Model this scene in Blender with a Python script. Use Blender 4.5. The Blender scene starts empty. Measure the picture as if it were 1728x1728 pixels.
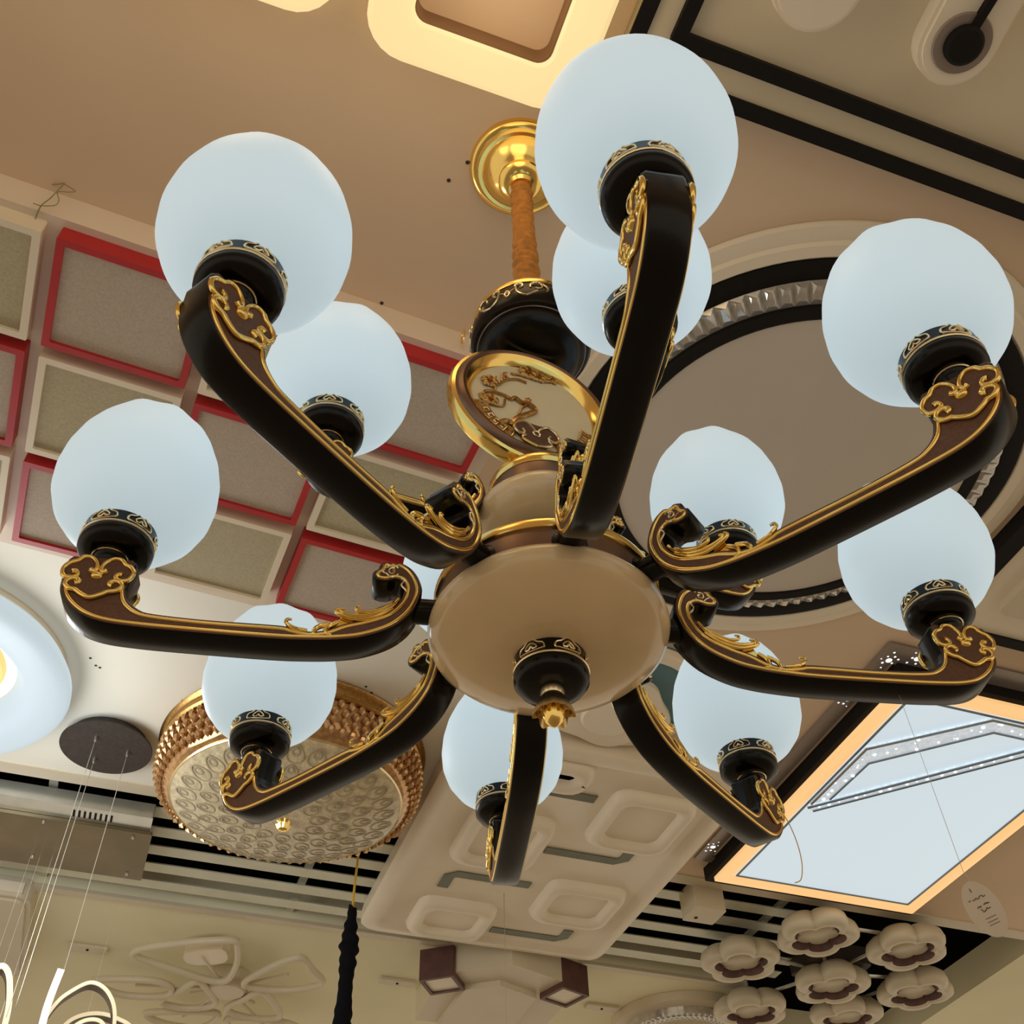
import bpy, bmesh, math, random
from mathutils import Matrix, Vector
random.seed(7)
S = bpy.context.scene
COL = S.collection
PI = math.pi
R = math.radians

# ------------------------------------------------------------------ camera
Z0 = 2.33                       # height of the lower ring of globes above the floor
ZC = 3.20                       # ceiling height
CAM = Vector((-0.0313, -0.7659, Z0 - 0.8109))
ELEV, ROLL = R(47.447), R(-1.829)
fwd = Vector((0, math.cos(ELEV), math.sin(ELEV)))
right = Vector((1, 0, 0))
up = right.cross(fwd)
cr = right * math.cos(ROLL) + up * math.sin(ROLL)
cu = -right * math.sin(ROLL) + up * math.cos(ROLL)
cd = bpy.data.cameras.new('camera')
cd.sensor_width = 36.0
cd.lens = 1781.2 / 1728.0 * 36.0
cd.clip_start = 0.02
cam = bpy.data.objects.new('camera', cd)
M = Matrix((cr, cu, -fwd)).transposed().to_4x4()
M.translation = CAM
cam.matrix_world = M
COL.objects.link(cam)
S.camera = cam

# ------------------------------------------------------------------ world (even warm ambient fill, added on all open sides) and exposure
W = bpy.data.worlds.new('world')
S.world = W
W.use_nodes = True
bg = W.node_tree.nodes['Background']
bg.inputs[0].default_value = (1.0, 0.85, 0.64, 1)
bg.inputs[1].default_value = 0.72
S.view_settings.view_transform = 'Standard'
S.view_settings.look = 'None'
S.view_settings.exposure = 0.0
S.view_settings.gamma = 1.0
S.view_settings.use_curve_mapping = False


def light(name, kind, loc, energy, color, size=0.1, rot=None, parent=None):
    ld = bpy.data.lights.new(name, kind)
    ld.energy = energy
    ld.color = color
    if kind == 'AREA':
        ld.shape = 'DISK'
        ld.size = size
    else:
        ld.shadow_soft_size = size
    o = bpy.data.objects.new(name, ld)
    o.location = loc
    if rot:
        o.rotation_euler = rot
    COL.objects.link(o)
    if parent:
        o.parent = parent
    return o


# ------------------------------------------------------------------ materials
def mat(name, col, rough=0.5, metal=0.0, vary=0.0, scale=20.0, bump=0.0, bscale=80.0, emit=None, es=0.0,
        coat=0.0, sss=0.0, spec=0.5, trans=0.0, alpha=1.0):
    m = bpy.data.materials.new(name)
    m.use_nodes = True
    nt = m.node_tree
    b = nt.nodes['Principled BSDF']
    b.inputs['Base Color'].default_value = (*col, 1)
    b.inputs['Roughness'].default_value = rough
    b.inputs['Metallic'].default_value = metal
    b.inputs['Specular IOR Level'].default_value = spec
    b.inputs['Coat Weight'].default_value = coat
    b.inputs['Transmission Weight'].default_value = trans
    b.inputs['Alpha'].default_value = alpha
    if sss:
        b.inputs['Subsurface Weight'].default_value = sss
        b.inputs['Subsurface Radius'].default_value = (0.03, 0.02, 0.01)
    if emit:
        b.inputs['Emission Color'].default_value = (*emit, 1)
        b.inputs['Emission Strength'].default_value = es
    if vary or bump:
        tc = nt.nodes.new('ShaderNodeTexCoord')
    if vary:
        n = nt.nodes.new('ShaderNodeTexNoise')
        n.inputs['Scale'].default_value = scale
        n.inputs['Detail'].default_value = 4
        nt.links.new(tc.outputs['Object'], n.inputs['Vector'])
        r = nt.nodes.new('ShaderNodeValToRGB')
        r.color_ramp.elements[0].position = 0.3
        r.color_ramp.elements[1].position = 0.7
        r.color_ramp.elements[0].color = (*[max(0, c * (1 - vary)) for c in col], 1)
        r.color_ramp.elements[1].color = (*[min(1, c * (1 + vary)) for c in col], 1)
        nt.links.new(n.outputs['Fac'], r.inputs['Fac'])
        nt.links.new(r.outputs['Color'], b.inputs['Base Color'])
    if bump:
        n2 = nt.nodes.new('ShaderNodeTexNoise')
        n2.inputs['Scale'].default_value = bscale
        n2.inputs['Detail'].default_value = 3
        nt.links.new(tc.outputs['Object'], n2.inputs['Vector'])
        bp = nt.nodes.new('ShaderNodeBump')
        bp.inputs['Strength'].default_value = bump
        bp.inputs['Distance'].default_value = 0.002
        nt.links.new(n2.outputs['Fac'], bp.inputs['Height'])
        nt.links.new(bp.outputs['Normal'], b.inputs['Normal'])
    return m


MT = dict(
    ceiling=mat('ceiling_paint', (0.76, 0.585, 0.42), 0.75, vary=0.03, scale=3, bump=0.05, bscale=60),
    lit_ceiling=mat('lit_ceiling_paint', (0.84, 0.81, 0.70), 0.7, vary=0.02, scale=3, bump=0.05, bscale=60),  # paler than the main ceiling: ring lamp's light put into the colour
    far_ceiling=mat('lightened_cream_paint', (0.86, 0.82, 0.58), 0.75, vary=0.04, scale=3, bump=0.05, bscale=60),  # cream, lightened further to stand in for stronger light at the far end
    board=mat('board_paint', (0.78, 0.66, 0.54), 0.6, vary=0.03, scale=4, bump=0.05),
    white_frame=mat('white_frame_paint', (0.80, 0.70, 0.54), 0.5, vary=0.03, scale=6),
    red_frame=mat('red_frame_paint', (0.46, 0.018, 0.022), 0.45, vary=0.08, scale=12),
    fabric_grey=mat('grey_felt', (0.50, 0.42, 0.34), 0.9, vary=0.10, scale=220, bump=0.25, bscale=400),
    fabric_olive=mat('olive_felt', (0.48, 0.42, 0.28), 0.9, vary=0.10, scale=220, bump=0.25, bscale=400),
    floor=mat('floor_tile', (0.42, 0.36, 0.29), 0.35, vary=0.08, scale=3),
    wall=mat('wall_paint', (0.70, 0.62, 0.48), 0.7, vary=0.03, scale=3),
    black=mat('black_lacquer', (0.003, 0.0025, 0.002), 0.24, spec=0.25, bump=0.02, bscale=150),
    brown=mat('brown_bronze', (0.135, 0.066, 0.042), 0.5, 0.35, vary=0.15, scale=300, bump=0.12, bscale=500),
    bronze=mat('satin_bronze', (0.21, 0.125, 0.085), 0.32, 0.8, vary=0.08, scale=40),
    gold=mat('polished_gold', (1.0, 0.70, 0.22), 0.16, 1.0, vary=0.04, scale=30),
    palegold=mat('pale_gold', (0.86, 0.72, 0.46), 0.24, 1.0, vary=0.05, scale=60),
    oldgold=mat('antique_gold', (0.50, 0.29, 0.10), 0.32, 1.0, vary=0.25, scale=120),
    jade=mat('cream_jade', (0.78, 0.60, 0.36), 0.16, vary=0.10, scale=9, coat=0.2),
    plate=mat('ivory_plate', (0.78, 0.68, 0.46), 0.25, vary=0.06, scale=15),
    globe=mat('opal_glass', (0.50, 0.57, 0.62), 0.45, emit=(0.70, 0.90, 1.0), es=0.50, spec=0.25),
    velvet=mat('ochre_velvet', (0.46, 0.19, 0.035), 0.85, vary=0.25, scale=90, bump=0.5, bscale=120),
    warm=mat('warm_diffuser', (0.40, 0.35, 0.27), 0.5, emit=(1.0, 0.74, 0.33), es=0.80),
    warm_frame=mat('tan_metal', (0.26, 0.15, 0.075), 0.5, 0.2, vary=0.05),
    white=mat('white_acrylic', (0.86, 0.77, 0.62), 0.4, vary=0.02, scale=10),
    pale_tan=mat('pale_tan_panel', (0.72, 0.63, 0.46), 0.5, vary=0.03, scale=6),
    ivory=mat('ivory_acrylic', (0.66, 0.58, 0.43), 0.4, vary=0.03, scale=10),
    grey_line=mat('sage_metal', (0.16, 0.17, 0.12), 0.45, 0.2, vary=0.1),
    grey_plate=mat('grey_mirror', (0.33, 0.28, 0.25), 0.25, 0.4, vary=0.06),
    matt_black=mat('matt_black', (0.008, 0.006, 0.005), 0.7, spec=0.2, vary=0.15, scale=60),
    dark_plate=mat('dark_metal', (0.035, 0.026, 0.022), 0.55, vary=0.25, scale=90),
    slat=mat('aluminium_slat', (0.60, 0.60, 0.48), 0.4, 0.3, vary=0.06, scale=15),
    void=mat('dark_plenum', (0.004, 0.004, 0.004), 0.95, spec=0.0),
    disc=mat('satin_disc', (0.60, 0.54, 0.47), 0.5, vary=0.02, scale=8),
    steel=mat('brushed_steel', (0.62, 0.63, 0.60), 0.25, 0.9, vary=0.06),
    mirror_brown=mat('tea_mirror', (0.17, 0.125, 0.06), 0.3, 0.4, vary=0.25, scale=6),
    crystal=mat('clear_crystal', (0.55, 0.52, 0.47), 0.06, 0.35, vary=0.2, scale=60, spec=0.9),
    amber=mat('amber_crystal', (0.55, 0.32, 0.14), 0.08, 0.55, vary=0.3, scale=60, spec=0.9),
    crackle=mat('crackle_glass', (0.66, 0.56, 0.36), 0.22, vary=0.22, scale=60, bump=0.9, bscale=140, coat=0.3),
    feather=mat('etched_glass', (0.45, 0.38, 0.25), 0.4, vary=0.1),
    led=mat('led_diffuser', (0.4, 0.43, 0.46), 0.4, emit=(0.74, 0.90, 1.0), es=0.66),
    led_edge=mat('amber_edge_light', (0.9, 0.7, 0.45), 0.4, emit=(1.0, 0.56, 0.22), es=0.72),
    led_grey=mat('led_grey_line', (0.22, 0.26, 0.28), 0.35, 0.4),
    led_crystal=mat('crushed_crystal', (0.72, 0.80, 0.88), 0.1, 0.2, vary=0.3, scale=90, bump=0.9, bscale=160,
                    emit=(0.70, 0.84, 1.0), es=0.45),
    spark=mat('crystal_spark', (0.95, 0.97, 1.0), 0.05, emit=(0.9, 0.97, 1.0), es=0.9),
    ringwhite=mat('ring_diffuser', (0.10, 0.11, 0.12), 0.5, emit=(0.78, 0.93, 1.0), es=0.62),
    ringcore=mat('amber_core', (0.35, 0.25, 0.12), 0.5, emit=(1.0, 0.58, 0.14), es=0.80),
    strip=mat('led_ribbon', (1, 0.95, 0.85), 0.4, emit=(1.0, 0.94, 0.78), es=2.0),
    strip_dim=mat('led_ribbon_edge', (0.9, 0.8, 0.6), 0.4, emit=(1.0, 0.86, 0.55), es=0.55),
    brown_ribbon=mat('coffee_aluminium', (0.10, 0.065, 0.045), 0.4, 0.6, vary=0.2, scale=40),
    maroon=mat('maroon_wood', (0.11, 0.045, 0.035), 0.5, vary=0.2, scale=25),
    blue=mat('teal_print', (0.085, 0.19, 0.23), 0.5, vary=0.05),
    wire=mat('steel_wire', (0.72, 0.68, 0.60), 0.3, 0.6),
    yellow=mat('yellow_wire', (0.72, 0.46, 0.04), 0.5),
    green=mat('green_wire', (0.28, 0.27, 0.12), 0.6),
    blackcloth=mat('black_velvet', (0.006, 0.006, 0.009), 0.95, spec=0.1, bump=0.5, bscale=90),
    card=mat('paper_card', (0.62, 0.54, 0.45), 0.7, vary=0.04),
    ink=mat('black_ink', (0.05, 0.04, 0.035), 0.7),
    hole=mat('screw_hole', (0.05, 0.035, 0.025), 0.9),
    blackrope=mat('black_gap', (0.01, 0.008, 0.007), 0.8),
)


# ------------------------------------------------------------------ mesh helpers
class MB:
    """collects verts / faces with material slots, becomes ONE mesh"""

    def __init__(s):
        s.v, s.f, s.m = [], [], []

    def add(s, vs, fs, mi=0):
        o = len(s.v)
        s.v += [tuple(p) for p in vs]
        for f in fs:
            s.f.append(tuple(i + o for i in f))
            s.m.append(mi)
        return s

    def box(s, x0, x1, y0, y1, z0, z1, mi=0, skip=()):
        vs = [(x0, y0, z0), (x1, y0, z0), (x1, y1, z0), (x0, y1, z0), (x0, y0, z1), (x1, y0, z1), (x1, y1, z1), (x0, y1, z1)]
        fs = [(0, 3, 2, 1), (4, 5, 6, 7), (0, 1, 5, 4), (1, 2, 6, 5), (2, 3, 7, 6), (3, 0, 4, 7)]
        return s.add(vs, [f for i, f in enumerate(fs) if i not in skip], mi)

    def rings(s, rings, mi=0, close=True, cap0=False, cap1=False):
        n = len(rings[0])
        vs = [p for r in rings for p in r]
        fs = []
        for a in range(len(rings) - 1):
            for i in range(n if close else n - 1):
                j = (i + 1) % n
                fs.append((a * n + i, a * n + j, (a + 1) * n + j, (a + 1) * n + i))
        if cap0:
            fs.append(tuple(reversed(range(n))))
        if cap1:
            fs.append(tuple((len(rings) - 1) * n + i for i in range(n)))
        return s.add(vs, fs, mi)

    def lathe(s, prof, n=48, c=(0, 0, 0), mi=0, fn=None, cap0=False, cap1=False):
        rs = []
        for k, (r, z) in enumerate(prof):
            ring = []
            for i in range(n):
                a = 2 * PI * i / n
                rr, zz = (r, z) if fn is None else fn(k, a, r, z)
                ring.append((c[0] + rr * math.cos(a), c[1] + rr * math.sin(a), c[2] + zz))
            rs.append(ring)
        return s.rings(rs, mi, True, cap0, cap1)

    def tube(s, pts, rad, n=8, mi=0, closed=False, flat=None, caps=True):
        P = [Vector(p) for p in pts]
        k = len(P)
        rs = []
        prev = None
        for i in range(k):
            if closed:
                t = P[(i + 1) % k] - P[i - 1]
            else:
                t = P[min(i + 1, k - 1)] - P[max(i - 1, 0)]
            if t.length < 1e-9:
                t = Vector((0, 0, 1))
            t.normalize()
            if flat is not None:
                b = Vector(flat)
                a = t.cross(b)
                if a.length < 1e-6:
                    a = t.orthogonal()
                a.normalize()
                b = a.cross(t).normalized()
            else:
                if prev is None:
                    a = t.orthogonal().normalized()
                else:
                    a = prev - t * prev.dot(t)
                    a.normalize()
                prev = a
                b = t.cross(a)
            ra = rad(i / max(1, k - 1)) if callable(rad) else rad
            if isinstance(ra, tuple):
                r1, r2 = ra
            else:
                r1 = r2 = ra
            rs.append([P[i] + a * (r1 * math.cos(2 * PI * j / n)) + b * (r2 * math.sin(2 * PI * j / n)) for j in range(n)])
        if closed:
            rs.append(rs[0])
            return s.rings(rs, mi)
        return s.rings(rs, mi, True, caps, caps)

    def prism(s, out, a, b, mi=0, mcap=None, xyz=None, cap0=True, cap1=True):
        """extrude a 2-D outline from level a to level b; xyz maps (p,q,level)"""
        f = xyz or (lambda p, q, l: (p, q, l))
        n = len(out)
        s.add([f(p, q, a) for p, q in out] + [f(p, q, b) for p, q in out], [(i, (i + 1) % n, n + (i + 1) % n, n + i) for i in range(n)], mi)
        mc = mi if mcap is None else mcap
        if cap0:
            s.add([f(p, q, a) for p, q in out], [tuple(reversed(range(n)))], mc)
        if cap1:
            s.add([f(p, q, b) for p, q in out], [tuple(range(n))], mc)
        return s

    def ringplate(s, out, inn, a, b, mi=0, xyz=None, mo=None, min_=None):
        """plate between two outlines of equal count"""
        f = xyz or (lambda p, q, l: (p, q, l))
        n = len(out)
        L = [[f(p, q, a) for p, q in inn], [f(p, q, a) for p, q in out], [f(p, q, b) for p, q in out], [f(p, q, b) for p, q in inn]]
        s.rings([L[0], L[1]], mi)
        s.rings([L[1], L[2]], mi if mo is None else mo)
        s.rings([L[2], L[3]], mi)
        s.rings([L[3], L[0]], mi if min_ is None else min_)
        return s

    def mesh(s, name, mats, smooth=35):
        me = bpy.data.meshes.new(name)
        me.from_pydata(s.v, [], s.f)
        if not isinstance(mats, (list, tuple)):
            mats = [mats]
        for m in mats:
            me.materials.append(MT[m] if isinstance(m, str) else m)
        me.polygons.foreach_set('material_index', s.m)
        bm = bmesh.new()
        bm.from_mesh(me)
        bmesh.ops.remove_doubles(bm, verts=bm.verts, dist=1e-6)
        bmesh.ops.recalc_face_normals(bm, faces=bm.faces)
        bm.to_mesh(me)
        bm.free()
        if smooth:
            me.polygons.foreach_set('use_smooth', [True] * len(me.polygons))
            me.set_sharp_from_angle(angle=R(smooth))
        me.update()
        return me


def link(name, me, parent=None, loc=(0, 0, 0), rot=(0, 0, 0), scale=(1, 1, 1)):
    o = bpy.data.objects.new(name, me)
    COL.objects.link(o)
    o.location = loc
    o.rotation_euler = rot
    o.scale = scale
    if parent is not None:
        o.parent = parent
    return o


def obj(name, mb, mats, parent=None, smooth=35, **k):
    return link(name, mb.mesh(name, mats, smooth), parent, **k)


def thing(name, label, cat, loc, rz=0.0, group=None):
    o = link(name, None, loc=loc, rot=(0, 0, rz))
    o.empty_display_size = 0.05
    tag(o, label, cat, group)
    return o


def tag(o, label, cat, group=None):
    o['label'] = label
    o['category'] = cat
    if group:
        o['group'] = group


def struct(o):
    o['kind'] = 'structure'
    return o


def smooth_path(pts, k=6, closed=False):
    """Catmull-Rom through pts (any dimension)"""
    n = len(pts)
    out = []
    rng = range(n) if closed else range(n - 1)
    for i in rng:
        if closed:
            p0, p1, p2, p3 = pts[i - 1], pts[i], pts[(i + 1) % n], pts[(i + 2) % n]
        else:
            p0, p1, p2, p3 = pts[max(i - 1, 0)], pts[i], pts[i + 1], pts[min(i + 2, n - 1)]
        for j in range(k):
            t = j / k
            out.append(tuple(0.5 * (2 * b + (c - a) * t + (2 * a - 5 * b + 4 * c - d) * t * t + (3 * b - a - 3 * c + d) * t ** 3)
                             for a, b, c, d in zip(p0, p1, p2, p3)))
    if not closed:
        out.append(tuple(pts[-1]))
    return out


def rrect(x0, x1, y0, y1, r, k=6):
    out = []
    for cx, cy, a0 in ((x1 - r, y0 + r, -90), (x1 - r, y1 - r, 0), (x0 + r, y1 - r, 90), (x0 + r, y0 + r, 180)):
        for i in range(k + 1):
            a = R(a0 + 90 * i / k)
            out.append((cx + r * math.cos(a), cy + r * math.sin(a)))
    return out


def circle(r, n=48, c=(0, 0)):
    return [(c[0] + r * math.cos(2 * PI * i / n), c[1] + r * math.sin(2 * PI * i / n)) for i in range(n)]


# ceiling frame: the shop's axes are turned 21 degrees from the chandelier's
AX = R(21)


def UV(u, v, h=0.87):
    """ceiling-plan position (metres along / across the shop) -> world"""
    return (u * math.cos(AX) - v * math.sin(AX), u * math.sin(AX) + v * math.cos(AX), h + Z0)


# ================================================================== SETTING
def slab(name, u0, u1, v0, v1, z0, z1, m):
    return struct(obj(name, MB().box(u0, u1, v0, v1, z0, z1), m, rot=(0, 0, AX), smooth=0))


floor = slab('floor', -4.5, 5.5, -4.5, 6.5, -0.1, 0.0, 'floor')
cn = MB()
cn.box(-4.5, 5.5, -4.5, 1.0, ZC, ZC + 0.2).box(0.39, 5.5, 1.0, 2.085, ZC, ZC + 0.2)
ceiling = struct(obj('ceiling', cn, 'ceiling', rot=(0, 0, AX), smooth=0))
cream = slab('ceiling', -4.5, 0.39, 1.0, 2.085, ZC, ZC + 0.2, 'lit_ceiling')  # section lit by the ring lamp, its brightness partly painted in
# far ceiling beyond the slatted channel
fc = MB()
fc.box(-4.5, 1.86, 2.69, 6.0, ZC, ZC + 0.2)
fc.box(1.86, 2.72, 3.10, 6.0, ZC, ZC + 0.2)
fc.box(2.72, 5.5, 2.085, 6.0, ZC, ZC + 0.2)
ceiling_far = struct(obj('ceiling', fc, 'far_ceiling', rot=(0, 0, AX), smooth=0))
channel = struct(obj('ceiling', MB().box(-4.5, 2.72, 2.085, 2.69, ZC + 0.12, ZC + 0.2).box(1.86, 2.72, 2.69, 3.10, ZC + 0.12, ZC + 0.2),
                     'void', rot=(0, 0, AX), smooth=0))
# shallow trim lip along the near edge of the channel
struct(obj('trim_1', MB().box(-4.5, 2.72, 2.035, 2.085, ZC - 0.004, ZC), 'ivory', rot=(0, 0, AX), smooth=0))
struct(obj('trim_2', MB().box(-4.5, 1.86, 2.69, 2.72, ZC - 0.012, ZC), 'ivory', rot=(0, 0, AX), smooth=0))
# aluminium slats, each its own piece
sm = MB().box(-4.4, 1.95, -0.026, 0.026, -0.004, 0.0).mesh('slat', 'slat', 0)
v = 2.172
for i in range(5):
    link('slat', sm, channel, loc=(0, v, ZC + 0.004))
    v += 0.106
sb = MB().box(-0.012, 0.012, -0.30, 0.30, 0, 0.012).mesh('slat_carrier', 'slat', 0)
for u in (-0.62, 0.16, 1.72):
    link('slat_carrier', sb, channel, loc=(u, 2.385, ZC + 0.02))
# screw holes and specks left in the plaster
hm = MB().lathe([(0.0035, -0.0008), (0.003, 0.0)], 10, cap0=True).mesh('screw_hole', 'hole')
for u, vv in ((-0.085, 0.02), (-0.105, 0.06), (0.37, 0.03), (-0.565, 1.52), (-0.55, 1.545), (-0.54, 1.55), (-0.33, 1.62),
              (0.10, 1.42), (0.12, 1.44), (0.93, 0.98), (0.88, 1.02), (-0.15, 0.325)):
    link('screw_hole', hm, ceiling, loc=(u, vv, ZC))

# ------------------------------------------------------------------ dropped board with red and white coffers
BA = AX + R(3.4)
board = struct(obj('ceiling_board', MB().box(-1.3, 0.165, 0.338, 1.14, ZC - 0.07, ZC), 'board', rot=(0, 0, BA), smooth=0))
cols = [(-0.945, -0.692), (-0.668, -0.418), (-0.395, -0.142), (-0.120, 0.128)]
rows = [(0.352, 0.576), (0.600, 0.834), (0.860, 1.088)]


def coffer(w, h, name, m):
    o, i = rrect(-w / 2, w / 2, -h / 2, h / 2, 0.002, 1), rrect(-w / 2 + 0.013, w / 2 - 0.013, -h / 2 + 0.013, h / 2 - 0.013, 0.002, 1)
    return MB().ringplate(o, i, -0.036, 0.0).mesh(name, m, 0)


fmesh = {}
for r_, (v0, v1) in enumerate(rows):
    for c_, (u0, u1) in enumerate(cols):
        red = (r_ + c_) % 2 == 1
        key = (red, round(u1 - u0, 3), round(v1 - v0, 3))
        if key not in fmesh:
            w, h = u1 - u0, v1 - v0
            fmesh[key] = (coffer(w, h, 'coffer_frame', 'red_frame' if red else 'white_frame'),
                          MB().box(-w / 2 + 0.012, w / 2 - 0.012, -h / 2 + 0.012, h / 2 - 0.012, -0.029, -0.002).mesh('coffer_panel', 'fabric_grey' if red else 'fabric_olive', 0))
        fo = link('coffer_frame', fmesh[key][0], board, loc=((u0 + u1) / 2, (v0 + v1) / 2, ZC - 0.07))
        fo['label'] = 'red box frame around grey felt' if red else 'white box frame around olive felt'
        link('coffer_panel', fmesh[key][1], fo)

# ================================================================== CHANDELIER
CH = thing('chandelier', 'large two-tier chandelier of black and gold scrolled arms with twelve glowing white globes', 'chandelier', (0, 0, Z0))

# ---- ceiling canopy, sleeve
obj('ceiling_canopy', MB().lathe([(0.0, 0.788), (0.020, 0.788), (0.024, 0.794), (0.022, 0.803), (0.030, 0.806), (0.036, 0.813), (0.036, 0.821), (0.041, 0.825),
                                  (0.052, 0.833), (0.060, 0.845), (0.063, 0.850), (0.069, 0.850), (0.073, 0.856), (0.079, 0.858), (0.083, 0.863), (0.084, 0.87)], 64),
    'gold', CH)


def ruche(n, rr, z0, z1, sag=0.0, seed=1, amp=0.16, freq=0.016):
    rnd = random.Random(seed)
    ph = [rnd.uniform(0, 6.28) for _ in range(8)]
    m = MB()
    ring = []
    L = z1 - z0
    for i in range(n + 1):
        t = i / n
        z = z0 + L * t
        pts = []
        for j in range(28):
            a = 2 * PI * j / 28
            zz = z + 0.006 * math.sin(a + ph[0] + 9 * t) + 0.004 * math.sin(2 * a + ph[1] + 23 * t)
            w = math.sin(zz / freq * 2 * PI + ph[2] + 1.2 * math.sin(a + ph[3] + 4 * t)) * 0.6 + math.sin(zz / freq * 3.7 + 2 * a + ph[4]) * 0.4
            r = rr(t) * (1 + amp * w * (0.6 + 0.4 * math.sin(13 * t + ph[5])))
            pts.append((r * math.cos(a), r * math.sin(a), zz))
        ring.append(pts)
    return m.rings(ring, 0, True, True, True)


obj('cord_sleeve', ruche(170, lambda t: 0.0185 - 0.003 * t, 0.372, 0.806, seed=4, amp=0.20), 'velvet', CH, 80)

# ---- black urn
obj('urn', MB().lathe([(0.0, 0.380), (0.060, 0.380), (0.0735, 0.374), (0.0765, 0.366), (0.0785, 0.350), (0.0775, 0.334), (0.074, 0.3275), (0.069, 0.3265),
                       (0.0685, 0.323), (0.066, 0.322), (0.0640, 0.316), (0.0565, 0.310), (0.043, 0.306), (0.022, 0.3035), (0.010, 0.303), (0.0, 0.303)], 64), 'black', CH)
obj('urn_gold_ring', MB().lathe([(0.058, 0.386), (0.070, 0.385), (0.0755, 0.381), (0.0765, 0.376), (0.0755, 0.372), (0.068, 0.372)], 64), 'gold', CH)
obj('urn_step_ring', MB().tube([(0.0690 * math.cos(2 * PI * i / 64), 0.0690 * math.sin(2 * PI * i / 64), 0.3250) for i in range(64)], 0.0012, 5, closed=True), 'bronze', CH)


def on_cyl(pts, r, a0, z0):
    return [(r * math.cos(a0 + s / r), r * math.sin(a0 + s / r), z0 + t) for s, t in pts]


def spiral(cx, cy, r0, r1, a0, a1, n=14):
    return [(cx + (r0 + (r1 - r0) * i / n) * math.cos(R(a0 + (a1 - a0) * i / n)), cy + (r0 + (r1 - r0) * i / n) * math.sin(R(a0 + (a1 - a0) * i / n))) for i in range(n + 1)]


# scroll vine applied to the urn band (made once, four times around)
vine = MB()
strokes = [spiral(0.034, 0.004, 0.008, 0.004, 200, -120), [(0.034, -0.004), (0.022, -0.011), (0.012, -0.004), (0.010, 0.006)],
           spiral(0.014, 0.006, 0.005, 0.003, 180, -90), [(0.008, 0.002), (0.0, -0.002), (-0.008, 0.002)],
           spiral(-0.014, 0.006, 0.005, 0.003, 0, 270), spiral(-0.034, 0.004, 0.008, 0.004, -20, 300),
           [(-0.034, -0.004), (-0.022, -0.011), (-0.012, -0.004), (-0.010, 0.006)], [(0.0, -0.008), (0.003, -0.003), (0.0, 0.002), (-0.003, -0.003), (0.0, -0.008)],
           [(0.040, 0.008), (0.046, 0.002), (0.044, -0.005)], [(-0.040, 0.008), (-0.046, 0.002), (-0.044, -0.005)]]
for st in strokes:
    st = smooth_path(st, 3) if len(st) < 8 else st
    vine.tube(on_cyl([(p * 1.15, q * 1.35) for p, q in st], 0.0786, 0, 0.351), 0.0014, 5)
vme = vine.mesh('scroll_vine', 'palegold')
for k in range(4):
    link('scroll_vine', vme, CH, rot=(0, 0, R(-66.5 - 45 + 90 * k)))

# ---- medallion (turned to face the shop front)
MA = R(23.5)
MR = 0.103


def lathe_y(prof, n=72, mi=0, mb=None):
    mb = mb or MB()
    return mb.rings([[(r * math.cos(2 * PI * i / n), y, r * math.sin(2 * PI * i / n)) for i in range(n)] for r, y in prof], mi)


MC = (-0.005 * math.cos(MA), -0.005 * math.sin(MA), 0.197)
med = obj('medallion', lathe_y([(0.084, -0.010), (0.088, -0.016), (0.093, -0.018), (0.097, -0.015), (0.1005, -0.010), (0.1005, 0.010), (0.097, 0.015), (0.093, 0.018),
                                (0.088, 0.016), (0.084, 0.010), (0.084, -0.010)]), 'bronze', CH, loc=MC, rot=(0, 0, MA))
obj('gold_rim', lathe_y([(0.099, -0.011), (0.104, -0.009), (0.1065, 0.0), (0.104, 0.009), (0.099, 0.011)]), 'gold', med)
obj('gold_bezel', lathe_y([(0.0775, -0.005), (0.080, -0.010), (0.084, -0.0135), (0.0885, -0.0165), (0.088, 0.0165), (0.084, 0.0135), (0.080, 0.010), (0.0775, 0.005)]), 'gold', med)
obj('ivory_face', lathe_y([(0.0, -0.006), (0.04, -0.0068), (0.079, -0.005), (0.079, 0.005), (0.04, 0.0068), (0.0, 0.006)]), 'plate', med)
FY = -0.008


def ftube(mb, pts, r, k=4, n=6, y=FY):
    mb.tube([(p, y, q) for p, q in smooth_path(pts, k)], r, n)


br = MB()
SH = (0.007, 0.003)


def sh(l):
    return [(a + SH[0], b + SH[1]) for a, b in l]


ftube(br, sh([(-0.038, -0.056), (-0.031, -0.039), (-0.021, -0.028), (-0.008, -0.015), (-0.006, -0.008), (-0.015, -0.001), (-0.023, -0.003), (-0.031, 0.002),
              (-0.037, -0.003), (-0.044, 0.0), (-0.059, 0.001), (-0.070, -0.003)]), lambda t: 0.0042 - 0.0020 * t)
ftube(br, sh([(-0.063, 0.019), (-0.054, 0.017), (-0.042, 0.033), (-0.028, 0.042), (-0.015, 0.041)]), 0.0017)
ftube(br, sh([(-0.059, 0.001), (-0.056, 0.010), (-0.060, 0.018), (-0.055, 0.034)]), 0.0015)
ftube(br, sh([(-0.035, 0.051), (-0.021, 0.054), (-0.005, 0.055), (0.011, 0.057), (0.022, 0.064)]), 0.0018)
ftube(br, sh([(-0.073, -0.019), (-0.062, -0.024), (-0.047, -0.021), (-0.044, -0.007)]), 0.0017)
ftube(br, sh([(-0.014, 0.006), (-0.016, -0.004), (-0.023, -0.014), (-0.027, -0.028)]), 0.0016)
ftube(br, sh([(-0.048, 0.028), (-0.046, 0.044), (-0.040, 0.050)]), 0.0011)
ftube(br, sh([(-0.052, -0.058), (-0.044, -0.050), (-0.036, -0.052), (-0.034, -0.060), (-0.042, -0.066)]), 0.0045)
obj('plum_branch', br, 'oldgold', med, 60)
pf = MB()
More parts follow.
